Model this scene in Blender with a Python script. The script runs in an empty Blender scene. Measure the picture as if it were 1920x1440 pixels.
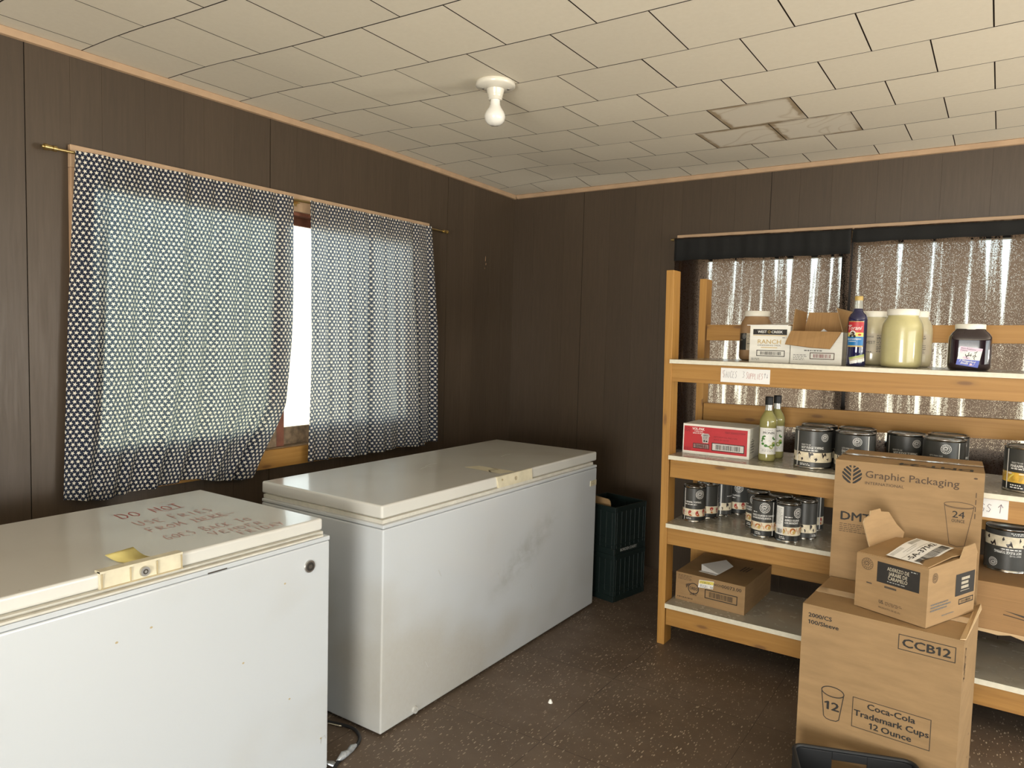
import bpy, math, random
from mathutils import Vector, Matrix
random.seed(11)
SC = bpy.context.scene
COL = SC.collection

# ------------------------------------------------------------------ camera
CAM_Z = 1.488
F_PX, YAW, PITCH, ROLL = 1354.66, 0.5911, -0.0652, 0.0263
def cam_axes():
    cy, sy, cp, sp = math.cos(YAW), math.sin(YAW), math.cos(PITCH), math.sin(PITCH)
    f = Vector((-sy*cp, cy*cp, sp)); r = Vector((cy, sy, 0)); u = r.cross(f)
    r2 = r*math.cos(ROLL) + u*math.sin(ROLL); u2 = -r*math.sin(ROLL) + u*math.cos(ROLL)
    return r2, u2, f
_r, _u, _f = cam_axes()
cam_data = bpy.data.cameras.new('camera')
cam_data.sensor_fit = 'HORIZONTAL'; cam_data.sensor_width = 36.0
cam_data.lens = 36.0*F_PX/1920.0
cam_data.clip_start = 0.02
cam = bpy.data.objects.new('camera', cam_data); COL.objects.link(cam)
cam.matrix_world = Matrix(((_r.x, _u.x, -_f.x, 0), (_r.y, _u.y, -_f.y, 0), (_r.z, _u.z, -_f.z, CAM_Z), (0, 0, 0, 1)))
SC.camera = cam

# ------------------------------------------------------------------ world (overcast bright sky, warm ground)
W = bpy.data.worlds.new('world'); SC.world = W; W.use_nodes = True
wt = W.node_tree; bg = wt.nodes['Background']
tc = wt.nodes.new('ShaderNodeTexCoord'); sx = wt.nodes.new('ShaderNodeSeparateXYZ')
wt.links.new(tc.outputs['Generated'], sx.inputs[0])
rp = wt.nodes.new('ShaderNodeValToRGB')
mr = wt.nodes.new('ShaderNodeMapRange'); mr.inputs['From Min'].default_value = -1; mr.inputs['From Max'].default_value = 1
wt.links.new(sx.outputs['Z'], mr.inputs['Value']); wt.links.new(mr.outputs[0], rp.inputs[0])
e = rp.color_ramp.elements
e[0].position = 0.30; e[0].color = (1.0, 0.84, 0.60, 1)
e[1].position = 0.56; e[1].color = (0.86, 0.95, 1.0, 1)
x = e.new(0.48); x.color = (0.98, 0.90, 0.74, 1)
wt.links.new(rp.outputs[0], bg.inputs[0]); bg.inputs[1].default_value = 3.6

# ------------------------------------------------------------------ daylight through the openings behind and beside the camera, plus an added ceiling fill
def area(name, loc, rot, sx_, sy_, power, color):
    l = bpy.data.lights.new(name, 'AREA'); l.shape = 'RECTANGLE'; l.size = sx_; l.size_y = sy_
    l.energy = power; l.color = color
    o = bpy.data.objects.new(name, l); COL.objects.link(o); o.location = loc; o.rotation_euler = rot
    return o
area('daylight_right_window', (3.70, 0.00, 1.05), (0, math.radians(114), 0), 1.8, 3.0, 30, (0.66, 0.86, 1.0))
area('added_rear_ceiling_fill', (3.70, 3.05, 1.15), (0, math.radians(138), 0), 1.2, 1.3, 120, (1.0, 0.96, 0.88))  # extra lamp in the long right opening, added to brighten the far ceiling
area('daylight_front_door', (0.45, -3.10, 1.00), (math.radians(133), 0, 0), 1.8, 1.9, 275, (0.98, 0.95, 0.88))

SC.view_settings.view_transform = 'Standard'
SC.view_settings.look = 'None'
SC.view_settings.exposure = 0.14
SC.view_settings.gamma = 1.0
SC.view_settings.use_curve_mapping = False
SC.cycles.use_denoising = True
SC.cycles.max_bounces = 10
SC.cycles.diffuse_bounces = 5
SC.cycles.transparent_max_bounces = 16
SC.cycles.sample_clamp_indirect = 6.0

# ================================================================== materials
def lin(r, g, b):
    def f(c):
        c /= 255.0
        return c/12.92 if c <= 0.04045 else ((c+0.055)/1.055)**2.4
    return (f(r), f(g), f(b), 1.0)

class NG:
    def __init__(s, name):
        s.m = bpy.data.materials.new(name); s.m.use_nodes = True
        s.t = s.m.node_tree; s.b = s.t.nodes['Principled BSDF']; s.out = s.t.nodes['Material Output']
    def node(s, typ, ins=None, **props):
        n = s.t.nodes.new(typ)
        for k, v in props.items(): setattr(n, k, v)
        for k, v in (ins or {}).items(): s.put(n.inputs[k], v)
        return n
    def put(s, sock, v):
        if isinstance(v, bpy.types.NodeSocket): s.t.links.new(v, sock)
        elif hasattr(v, '__len__') and hasattr(sock.default_value, '__len__'):
            sock.default_value = tuple(v)[:len(sock.default_value)]
        else: sock.default_value = v
    def set(s, **kw):
        for k, v in kw.items(): s.put(s.b.inputs[k.replace('_', ' ')], v)
        return s
    def math(s, op, a, b=0.0, c=0.0):
        n = s.node('ShaderNodeMath', operation=op); s.put(n.inputs[0], a); s.put(n.inputs[1], b); s.put(n.inputs[2], c)
        return n.outputs[0]
    def ramp(s, fac, stops, interp='LINEAR'):
        n = s.node('ShaderNodeValToRGB'); s.put(n.inputs[0], fac); cr = n.color_ramp; cr.interpolation = interp
        while len(cr.elements) < len(stops): cr.elements.new(0.5)
        for el, (p, c) in zip(cr.elements, stops):
            el.position = p; el.color = c if hasattr(c, '__len__') else (c, c, c, 1)
        return n.outputs[0]
    def mix(s, fac, a, b, blend='MIX'):
        n = s.node('ShaderNodeMix', data_type='RGBA', blend_type=blend)
        s.put(n.inputs[0], fac); s.put(n.inputs[6], a); s.put(n.inputs[7], b)
        return n.outputs[2]
    def coord(s, which='Object', scale=(1, 1, 1), loc=(0, 0, 0), rot=(0, 0, 0)):
        tcn = s.node('ShaderNodeTexCoord')
        mp = s.node('ShaderNodeMapping', {'Vector': tcn.outputs[which], 'Scale': scale, 'Location': loc, 'Rotation': rot})
        return mp.outputs[0]
    def noise(s, vec, scale=5, detail=4, rough=0.55, dist=0.0):
        return s.node('ShaderNodeTexNoise', {'Vector': vec, 'Scale': scale, 'Detail': detail, 'Roughness': rough, 'Distortion': dist}).outputs['Fac']
    def bump(s, h, strength=0.2, dist=0.002):
        n = s.node('ShaderNodeBump', {'Height': h, 'Strength': strength, 'Distance': dist})
        s.t.links.new(n.outputs[0], s.b.inputs['Normal'])

def plain(name, color, rough=0.6, metal=0.0, var=0.08, scale=25, coat=0.0):
    """A colour with a faint procedural mottling."""
    g = NG(name); n = g.noise(g.coord(), scale, 3)
    lo = tuple(c*(1-var) for c in color[:3])+(1,); hi = tuple(min(1, c*(1+var)) for c in color[:3])+(1,)
    g.set(Base_Color=g.ramp(n, [(0.3, lo), (0.7, hi)]), Roughness=rough, Metallic=metal, Coat_Weight=coat)
    return g.m

M = {}
# --- dark wood panelling
def make_panel():
    g = NG('dark_wood_panelling')
    geo = g.node('ShaderNodeNewGeometry')
    v = g.coord('Object', (26, 26, 1.6))
    grain = g.noise(v, 3.0, 6, 0.65, 0.6)
    fine = g.noise(g.coord('Object', (160, 160, 5)), 2.0, 3)
    col = g.ramp(grain, [(0.2, (0.052, 0.035, 0.021, 1)), (0.55, (0.066, 0.045, 0.028, 1)), (0.85, (0.078, 0.055, 0.036, 1))])
    tone = g.ramp(geo.outputs['Random Per Island'], [(0.0, 0.93), (1.0, 1.05)])
    col = g.mix(1.0, col, tone, 'MULTIPLY')
    col = g.mix(g.math('MULTIPLY', fine, 0.10), col, (0.03, 0.02, 0.015, 1))
    g.set(Base_Color=col, Roughness=g.ramp(grain, [(0.2, 0.50), (0.8, 0.36)]), Specular_IOR_Level=0.5)
    g.bump(fine, 0.10, 0.001)
    return g.m
M['panel'] = make_panel()
M['groove'] = plain('panel_groove', (0.012, 0.009, 0.007, 1), 0.8)
# --- ceiling tile
def make_tile(stained):
    g = NG('ceiling_tile_stained' if stained else 'ceiling_tile')
    geo = g.node('ShaderNodeNewGeometry')
    tone = g.ramp(geo.outputs['Random Per Island'], [(0, 0.94), (1, 1.03)])
    n = g.noise(g.coord(), 60, 4)
    big = g.noise(g.coord(), 1.6, 3)
    col = g.ramp(n, [(0.3, (0.79, 0.72, 0.58, 1)), (0.7, (0.82, 0.75, 0.61, 1))])
    col = g.mix(g.math('MULTIPLY', big, 0.15), col, (0.73, 0.66, 0.53, 1))
    col = g.mix(1.0, col, tone, 'MULTIPLY')
    if stained:
        uv = g.node('ShaderNodeUVMap').outputs[0]
        s = g.node('ShaderNodeSeparateXYZ', {'Vector': uv})
        du = g.math('MINIMUM', s.outputs[0], g.math('SUBTRACT', 1.0, s.outputs[0]))
        dv = g.math('MINIMUM', s.outputs[1], g.math('SUBTRACT', 1.0, s.outputs[1]))
        d = g.math('MINIMUM', du, dv)
        w = g.noise(g.coord(), 9, 5, 0.6)
        d2 = g.math('ADD', d, g.math('MULTIPLY', g.math('SUBTRACT', w, 0.5), 0.13))
        ring = g.ramp(d2, [(0.0, 1.0), (0.045, 0.85), (0.06, 0.25), (0.09, 0.0)])
        rings2 = g.math('PINGPONG', g.noise(g.coord(), 3.2, 1, 0.3, 0.6), 0.09)
        thin = g.ramp(rings2, [(0.0, 0.6), (0.010, 0.25), (0.022, 0.0)])
        col = g.mix(0.35, col, (0.74, 0.68, 0.58, 1))
        col = g.mix(g.math('MULTIPLY', g.math('MULTIPLY', ring, g.ramp(g.noise(g.coord('Object', loc=(3.3, 1.2, 0)), 4.5, 2), [(0.36, 0.15), (0.52, 1.0)])), 0.85), col, (0.30, 0.20, 0.09, 1))
        col = g.mix(g.math('MULTIPLY', thin, 0.55), col, (0.42, 0.31, 0.16, 1))
    g.set(Base_Color=col, Roughness=0.75)
    g.bump(n, 0.08, 0.001)
    return g.m
M['tile'] = make_tile(False); M['tile_stain'] = make_tile(True)
M['tile_gap'] = plain('ceiling_tile_gap', (0.085, 0.055, 0.034, 1), 0.9)
# --- floor
def make_floor():
    g = NG('speckled_brown_floor')
    dirt = g.noise(g.coord(), 1.3, 6, 0.6); dirt2 = g.noise(g.coord(), 7, 5, 0.6)
    base = g.ramp(dirt, [(0.30, (0.078, 0.054, 0.036, 1)), (0.52, (0.118, 0.084, 0.060, 1)), (0.72, (0.165, 0.127, 0.097, 1))])
    base = g.mix(g.math('MULTIPLY', dirt2, 0.35), base, (0.088, 0.064, 0.046, 1))
    # tile joints, 12 inch
    br = g.node('ShaderNodeTexBrick', {'Vector': g.coord('Object', loc=(0.1, 0.22, 0)), 'Color1': (1, 1, 1, 1), 'Color2': (0.90, 0.90, 0.90, 1), 'Mortar': (0.30, 0.30, 0.30, 1),
        'Scale': 1.0, 'Mortar Size': 0.0016, 'Mortar Smooth': 0.1, 'Brick Width': 0.61, 'Row Height': 0.61}, offset=0.0)
    base = g.mix(0.8, base, br.outputs['Color'], 'MULTIPLY')
    # pale flecks lying in two directions
    tot = None
    for i, (ang, scl) in enumerate(((0.35, (105, 26, 1)), (1.15, (98, 30, 1)), (-0.5, (120, 46, 1)))):
        wob = g.node('ShaderNodeTexNoise', {'Vector': g.coord(), 'Scale': 14.0, 'Detail': 2.0})
        rv = g.coord('Object', scl, (i*3.1, i*1.7, 0), (0, 0, ang))
        rv = g.node('ShaderNodeMix', {0: 0.12, 4: rv, 5: wob.outputs['Color']}, data_type='VECTOR').outputs[1]
        vo = g.node('ShaderNodeTexVoronoi', {'Vector': rv, 'Scale': 1.0, 'Randomness': 1.0}, voronoi_dimensions='2D')
        r = g.node('ShaderNodeSeparateColor', {0: vo.outputs['Color']})
        on = g.math('GREATER_THAN', r.outputs[0], 0.66)
        sz = g.math('MULTIPLY', g.math('POWER', r.outputs[1], 1.6), 0.23)
        f = g.math('MULTIPLY', on, g.math('LESS_THAN', vo.outputs['Distance'], sz))
        tot = f if tot is None else g.math('MAXIMUM', tot, f)
    wear = g.ramp(g.noise(g.coord(), 2.4, 3), [(0.36, 0.25), (0.62, 1.0)])
    fleck = g.math('MULTIPLY', g.math('MULTIPLY', tot, wear), 0.75)
    base = g.mix(fleck, base, (0.50, 0.43, 0.33, 1))
    g.set(Base_Color=base, Roughness=g.ramp(dirt2, [(0.3, 0.40), (0.7, 0.58)]), Specular_IOR_Level=0.45)
    g.bump(dirt2, 0.05, 0.002)
    return g.m
M['floor'] = make_floor()
# --- pine
def make_pine(name, axis, dark=1.0):
    g = NG(name)
    s = [42, 42, 42]; s[axis] = 1.6
    oc = g.node('ShaderNodeSeparateXYZ', {'Vector': g.coord('Object')}); ox, oy, oz = oc.outputs
    ln, cr = {0: (ox, oz), 1: (oy, oz), 2: (oz, g.math('ADD', ox, oy))}[axis]
    kv = g.node('ShaderNodeCombineXYZ', {0: g.math('MULTIPLY', ln, 3.4), 1: g.math('MULTIPLY', cr, 12.0)})
    kn = g.node('ShaderNodeTexVoronoi', {'Vector': kv.outputs[0], 'Scale': 1.0}, voronoi_dimensions='2D')
    kr_ = g.node('ShaderNodeSeparateColor', {0: kn.outputs['Color']}); knd = g.ramp(g.math('ADD', kn.outputs['Distance'], g.math('MULTIPLY', g.math('LESS_THAN', kr_.outputs[0], 0.45), 1.0)), [(0.0, 1.0), (0.07, 0.85), (0.11, 0.25), (0.20, 0.0)])
    grain = g.noise(g.coord('Object', tuple(s)), 1.0, 5, 0.6, 0.9)
    tone = g.noise(g.coord(), 2.2, 2)
    d = dark
    col = g.ramp(grain, [(0.2, (0.25*d, 0.112*d, 0.020*d, 1)), (0.5, (0.37*d, 0.185*d, 0.038*d, 1)), (0.8, (0.45*d, 0.242*d, 0.062*d, 1))])
    col = g.mix(g.math('MULTIPLY', tone, 0.35), col, (0.38*d, 0.185*d, 0.040*d, 1))
    col = g.mix(g.math('MULTIPLY', knd, 0.75), col, (0.13*d, 0.055*d, 0.018*d, 1))
    g.set(Base_Color=col, Roughness=0.55)
    g.bump(grain, 0.08, 0.001)
    return g.m
M['pine_x'] = make_pine('pine_rail', 0); M['pine_z'] = make_pine('pine_post', 2, 1.08); M['pine_y'] = make_pine('pine_casing', 1, 1.0)
M['trim'] = plain('pale_wood_trim', (0.46, 0.31, 0.19, 1), 0.5, scale=12)
M['trim_dark'] = plain('aged_wood_trim', (0.40, 0.255, 0.15, 1), 0.55, scale=12)
M['redwood'] = plain('red_brown_sash', (0.23, 0.085, 0.05, 1), 0.5, var=0.25, scale=14)
M['sash_dirty'] = plain('weathered_sash', (0.26, 0.18, 0.11, 1), 0.7, var=0.4, scale=30)
M['dark_frame'] = plain('dark_window_frame', (0.025, 0.02, 0.018, 1), 0.5)
# --- white enamel
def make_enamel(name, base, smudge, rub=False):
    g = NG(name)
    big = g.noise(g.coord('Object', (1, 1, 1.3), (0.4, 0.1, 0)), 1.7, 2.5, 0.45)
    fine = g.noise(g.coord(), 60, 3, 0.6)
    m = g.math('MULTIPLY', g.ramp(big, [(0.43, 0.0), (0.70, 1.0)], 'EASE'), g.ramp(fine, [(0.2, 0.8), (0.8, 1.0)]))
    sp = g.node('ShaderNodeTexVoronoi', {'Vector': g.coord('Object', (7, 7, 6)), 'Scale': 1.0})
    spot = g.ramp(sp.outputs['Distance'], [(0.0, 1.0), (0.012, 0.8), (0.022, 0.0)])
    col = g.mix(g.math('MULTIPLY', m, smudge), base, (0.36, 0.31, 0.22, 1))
    if rub:   # grey rubbed patch on the front
        o_ = g.node('ShaderNodeSeparateXYZ', {'Vector': g.coord('Object')}).outputs
        dy = g.math('SUBTRACT', o_[1], 0.13); dz = g.math('SUBTRACT', g.math('SUBTRACT', o_[2], 0.47), g.math('MULTIPLY', dy, 0.42))
        rr = g.math('SQRT', g.math('ADD', g.math('POWER', g.math('DIVIDE', g.math('ABSOLUTE', dy), 0.42), 2.0), g.math('POWER', g.math('DIVIDE', g.math('ABSOLUTE', dz), 0.13), 2.0)))
        cl = g.noise(g.coord('Object', (1, 5, 7)), 2.2, 4, 0.6)
        pm = g.math('MULTIPLY', g.ramp(rr, [(0.0, 1.0), (1.0, 0.0)], 'EASE'), g.ramp(cl, [(0.36, 0.0), (0.70, 1.0)]))
        col = g.mix(g.math('MULTIPLY', pm, 0.5), col, (0.27, 0.25, 0.21, 1))
    col = g.mix(g.math('MULTIPLY', spot, 0.45), col, (0.22, 0.18, 0.13, 1))
    g.set(Base_Color=col, Roughness=0.26, Specular_IOR_Level=0.5, Coat_Weight=0.5, Coat_Roughness=0.09)
    g.bump(g.noise(g.coord(), 140, 2), 0.02, 0.001)
    return g.m
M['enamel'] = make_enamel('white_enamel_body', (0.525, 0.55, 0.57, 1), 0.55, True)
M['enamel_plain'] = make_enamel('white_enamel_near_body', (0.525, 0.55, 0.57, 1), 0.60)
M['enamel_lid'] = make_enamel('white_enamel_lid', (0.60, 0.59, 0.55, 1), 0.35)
M['gasket'] = plain('grey_white_gasket', (0.55, 0.53, 0.47, 1), 0.6)
M['gap_dark'] = plain('shadow_gap', (0.06, 0.05, 0.04, 1), 0.9)
M['cream_plastic'] = plain('yellowed_plastic', (0.60, 0.545, 0.40, 1), 0.45, var=0.1)
M['cream_dark'] = plain('grimy_plastic', (0.42, 0.34, 0.2, 1), 0.6)
M['metal'] = plain('brushed_steel', (0.55, 0.54, 0.52, 1), 0.3, 1.0)
M['dark_metal'] = plain('dark_steel', (0.12, 0.115, 0.11, 1), 0.35, 0.9)
M['tin'] = plain('tinplate', (0.50, 0.49, 0.46, 1), 0.22, 1.0)
M['brass'] = plain('aged_brass', (0.62, 0.48, 0.22, 1), 0.28, 1.0)
M['black_plastic'] = plain('black_plastic', (0.008, 0.008, 0.009, 1), 0.6)
M['green_plastic'] = plain('dark_green_plastic', (0.004, 0.011, 0.010, 1), 0.5)
M['black_rubber'] = plain('black_cord', (0.014, 0.014, 0.015, 1), 0.5)
M['duct_tape'] = plain('silver_tape', (0.52, 0.56, 0.60, 1), 0.28, 0.55, var=0.3, scale=60)
# --- cardboard
def make_card(name, c, grain=(1, 1, 60)):
    g = NG(name)
    n = g.noise(g.coord('Object', grain), 4, 4, 0.6); b = g.noise(g.coord(), 4, 4, 0.6)
    lo = tuple(v*0.86 for v in c[:3])+(1,); hi = tuple(v*1.08 for v in c[:3])+(1,)
    col = g.ramp(n, [(0.3, lo), (0.7, hi)])
    col = g.mix(g.math('MULTIPLY', g.ramp(b, [(0.45, 0.0), (0.75, 1.0)]), 0.30), col, tuple(v*0.72 for v in c[:3])+(1,))
    g.set(Base_Color=col, Roughness=0.72, Specular_IOR_Level=0.3); g.bump(n, 0.05, 0.001)
    return g.m
M['card'] = make_card('kraft_cardboard', (0.315, 0.198, 0.094, 1), (1.5, 1.5, 9))
M['card_light'] = make_card('pale_cardboard_liner', (0.52, 0.37, 0.21, 1))
M['card_dark'] = make_card('brown_cardboard', (0.33, 0.19, 0.082, 1))
M['card_in'] = make_card('cardboard_inside', (0.36, 0.21, 0.088, 1), (60, 1, 1))
M['white_card'] = make_card('white_printed_cardboard', (0.78, 0.76, 0.69, 1), (1, 1, 8))
M['tape'] = plain('clear_packing_tape', (0.55, 0.42, 0.28, 1), 0.10, var=0.05, coat=1.0)
M['ink'] = plain('dark_ink', (0.018, 0.015, 0.012, 1), 0.7)
M['ink_brown'] = plain('brown_ink', (0.075, 0.045, 0.025, 1), 0.7)
M['ink_grey'] = plain('grey_ink', (0.13, 0.125, 0.115, 1), 0.7)
M['red_marker'] = plain('red_marker', (0.42, 0.07, 0.06, 1), 0.5)
M['pink_marker'] = plain('faded_red_marker', (0.50, 0.30, 0.28, 1), 0.5)
M['purple_marker'] = plain('dark_marker', (0.10, 0.05, 0.09, 1), 0.5)
M['grey_marker'] = plain('pale_grey_marker', (0.36, 0.34, 0.35, 1), 0.5)
M['paper'] = plain('white_paper', (0.80, 0.79, 0.77, 1), 0.7, var=0.03)
M['white_print'] = plain('white_print', (0.78, 0.77, 0.73, 1), 0.5, var=0.03)
M['grey_print'] = plain('grey_print', (0.40, 0.40, 0.38, 1), 0.5)
M['slate'] = plain('slate_grey_label', (0.046, 0.046, 0.042, 1), 0.38, var=0.12, scale=14)
M['slate_dark'] = plain('black_label', (0.020, 0.021, 0.020, 1), 0.4)
M['cream_print'] = plain('cream_print', (0.72, 0.64, 0.47, 1), 0.45, var=0.15, scale=50)
M['fudge'] = plain('fudge_print', (0.022, 0.014, 0.012, 1), 0.35)
M['caramel'] = plain('caramel_print', (0.45, 0.14, 0.03, 1), 0.4, var=0.35, scale=60)
M['berry'] = plain('strawberry_print', (0.36, 0.045, 0.03, 1), 0.4, var=0.35, scale=60)
M['pineapple'] = plain('pineapple_print', (0.68, 0.42, 0.06, 1), 0.4, var=0.35, scale=40)
M['red'] = plain('red_print', (0.46, 0.022, 0.030, 1), 0.45, var=0.05)
M['dark_red'] = plain('dark_red_print', (0.16, 0.006, 0.010, 1), 0.5)
M['gold'] = plain('gold_print', (0.52, 0.36, 0.11, 1), 0.45)
M['blue'] = plain('blue_print', (0.010, 0.16, 0.42, 1), 0.4)
M['royal'] = plain('royal_blue_print', (0.012, 0.045, 0.42, 1), 0.4)
M['yellow'] = plain('yellow_print', (0.70, 0.58, 0.12, 1), 0.45)
M['lilac'] = plain('lilac_print', (0.66, 0.50, 0.62, 1), 0.45, var=0.1)
M['leaf'] = plain('green_leaf_print', (0.06, 0.20, 0.03, 1), 0.45, var=0.3)
M['lime'] = plain('lime_print', (0.35, 0.40, 0.12, 1), 0.45, var=0.2)
M['beige_print'] = plain('beige_label', (0.50, 0.44, 0.33, 1), 0.5)
M['note'] = plain('yellow_sticky_note', (0.56, 0.47, 0.17, 1), 0.7)
M['melamine'] = None
def make_melamine():
    g = NG('worn_shelf_top')
    a = g.noise(g.coord('Object', (1, 1.6, 1)), 2.3, 4, 0.5); b = g.noise(g.coord(), 30, 3)
    col = g.ramp(a, [(0.40, (0.38, 0.355, 0.295, 1)), (0.60, (0.33, 0.305, 0.25, 1)), (0.70, (0.21, 0.18, 0.13, 1))])
    g.set(Base_Color=col, Roughness=g.ramp(b, [(0.3, 0.16), (0.7, 0.30)]), Specular_IOR_Level=0.5)
    return g.m
M['melamine'] = make_melamine()
M['shelf_edge'] = plain('cream_shelf_edge', (0.70, 0.66, 0.53, 1), 0.5, var=0.06, scale=60)
M['porcelain'] = plain('white_porcelain', (0.74, 0.70, 0.60, 1), 0.25, coat=0.6, var=0.02)
M['bulb'] = plain('frosted_bulb', (0.82, 0.80, 0.74, 1), 0.18, coat=0.8, var=0.02)
M['mayo'] = plain('jar_of_mayonnaise', (0.52, 0.47, 0.235, 1), 0.28, coat=0.7, var=0.03)
M['mayo_dim'] = plain('jar_of_dressing', (0.52, 0.47, 0.31, 1), 0.3, coat=0.6, var=0.04)
M['peanut'] = plain('brown_jar', (0.33, 0.20, 0.10, 1), 0.3, coat=0.7, var=0.05)
M['jar_lid'] = plain('white_jar_lid', (0.78, 0.76, 0.68, 1), 0.4, var=0.03)
M['frost'] = plain('clear_jar_shoulder', (0.60, 0.58, 0.48, 1), 0.2, coat=0.8)
M['dark_syrup'] = plain('black_raspberry_syrup', (0.014, 0.006, 0.010, 1), 0.12, coat=1.0)
M['blue_syrup'] = plain('deep_blue_syrup', (0.008, 0.009, 0.055, 1), 0.10, coat=1.0)
def make_liquid(name, col):
    g = NG(name); n = g.noise(g.coord(), 9, 2)
    tr = g.node('ShaderNodeBsdfTranslucent', {'Color': col})
    g.set(Base_Color=g.ramp(n, [(0.3, tuple(c*0.8 for c in col[:3])+(1,)), (0.7, col)]), Roughness=0.12, Coat_Weight=1.0)
    mx = g.node('ShaderNodeMixShader', {0: 0.45, 1: g.b.outputs[0], 2: tr.outputs[0]})
    g.t.links.new(mx.outputs[0], g.out.inputs[0]); return g.m
M['lime_syrup'] = make_liquid('lime_syrup', (0.55, 0.51, 0.20, 1))
def make_glass(name, tint, gloss=0.12, milk=0.0):
    g = NG(name)
    t = g.node('ShaderNodeBsdfTransparent', {'Color': tint}); gl = g.node('ShaderNodeBsdfGlossy', {'Roughness': 0.05})
    fr = g.node('ShaderNodeFresnel', {'IOR': 1.45})
    fac = g.math('ADD', fr.outputs[0], gloss*0.3)
    mx = g.node('ShaderNodeMixShader', {0: fac, 1: t.outputs[0], 2: gl.outputs[0]})
    if milk:
        df = g.node('ShaderNodeBsdfDiffuse', {'Color': (0.75, 0.76, 0.70, 1)}); mx = g.node('ShaderNodeMixShader', {0: milk, 1: mx.outputs[0], 2: df.outputs[0]})  # white diffuse lightens the clear glass, standing in for its bright reflections
    g.t.links.new(mx.outputs[0], g.out.inputs[0]); return g.m
M['pane'] = make_glass('window_glass', (0.95, 0.96, 0.93, 1))
M['clear'] = make_glass('clear_bottle_glass', (0.80, 0.82, 0.80, 1), 0.5, 0.35)
M['dirty_pane'] = make_glass('grimy_window_glass', (0.80, 0.84, 0.78, 1))

# --- navy cotton printed with white stars, light shining through
def make_star_cloth():
    g = NG('navy_star_cotton')
    uv = g.node('ShaderNodeUVMap').outputs[0]
    s = g.node('ShaderNodeSeparateXYZ', {'Vector': uv})
    SX, SY = 0.0215, 0.0165
    row = g.math('FLOOR', g.math('DIVIDE', s.outputs[1], SY))
    odd = g.math('MODULO', g.math('ABSOLUTE', row), 2.0)
    u = g.math('ADD', g.math('DIVIDE', s.outputs[0], SX), g.math('MULTIPLY', odd, 0.5))
    cu = g.math('FLOOR', u)
    lx = g.math('MULTIPLY', g.math('SUBTRACT', g.math('SUBTRACT', u, cu), 0.5), SX)
    ly = g.math('MULTIPLY', g.math('SUBTRACT', g.math('FRACT', g.math('DIVIDE', s.outputs[1], SY)), 0.5), SY)
    idv = g.node('ShaderNodeCombineXYZ', {0: cu, 1: row})
    wn = g.node('ShaderNodeTexWhiteNoise', {'Vector': idv.outputs[0]}, noise_dimensions='2D')
    r = g.math('SQRT', g.math('ADD', g.math('MULTIPLY', lx, lx), g.math('MULTIPLY', ly, ly)))
    th = g.math('ADD', g.math('ARCTAN2', ly, lx), g.math('MULTIPLY', wn.outputs[0], 1.2566))
    t = g.math('MULTIPLY', g.math('ABSOLUTE', g.math('SUBTRACT', g.math('FRACT', g.math('ADD', g.math('MULTIPLY', th, 5/(2*math.pi)), 5.0)), 0.5)), 2.0)
    inv = g.math('ADD', g.math('MULTIPLY', t, 1/0.0086), g.math('MULTIPLY', g.math('SUBTRACT', 1.0, t), 1/0.0036))
    star = g.math('LESS_THAN', g.math('MULTIPLY', r, inv), 1.0)
    weave = g.noise(g.coord('UV', (900, 900, 1)), 1.0, 2)
    navy = g.ramp(weave, [(0.3, (0.012, 0.016, 0.030, 1)), (0.7, (0.022, 0.028, 0.046, 1))])
    front = g.mix(star, navy, (0.58, 0.55, 0.47, 1))
    back = g.mix(star, (0.028, 0.031, 0.034, 1), (0.10, 0.096, 0.085, 1))
    fwd = g.mix(star, (0.034, 0.045, 0.060, 1), (0.13, 0.135, 0.135, 1))
    di = g.node('ShaderNodeBsdfDiffuse', {'Color': front}); tl = g.node('ShaderNodeBsdfTranslucent', {'Color': back}); rf = g.node('ShaderNodeBsdfRefraction', {'Color': fwd, 'Roughness': 0.75, 'IOR': 1.45})
    tr = g.node('ShaderNodeAddShader', {0: tl.outputs[0], 1: rf.outputs[0]})
    ad = g.node('ShaderNodeAddShader', {0: di.outputs[0], 1: tr.outputs[0]})
    tp = g.node('ShaderNodeBsdfTransparent')
    hole = g.math('GREATER_THAN', g.node('ShaderNodeTexWhiteNoise', {'Vector': g.node('ShaderNodeVectorMath', {0: g.coord('UV', (420, 420, 1))}, operation='FLOOR').outputs[0]}, noise_dimensions='2D').outputs[0], 0.965)
    mx = g.node('ShaderNodeMixShader', {0: g.math('MULTIPLY', hole, 0.40), 1: ad.outputs[0], 2: tp.outputs[0]})
    g.t.links.new(mx.outputs[0], g.out.inputs[0]); return g.m
M['stars'] = make_star_cloth()
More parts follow.
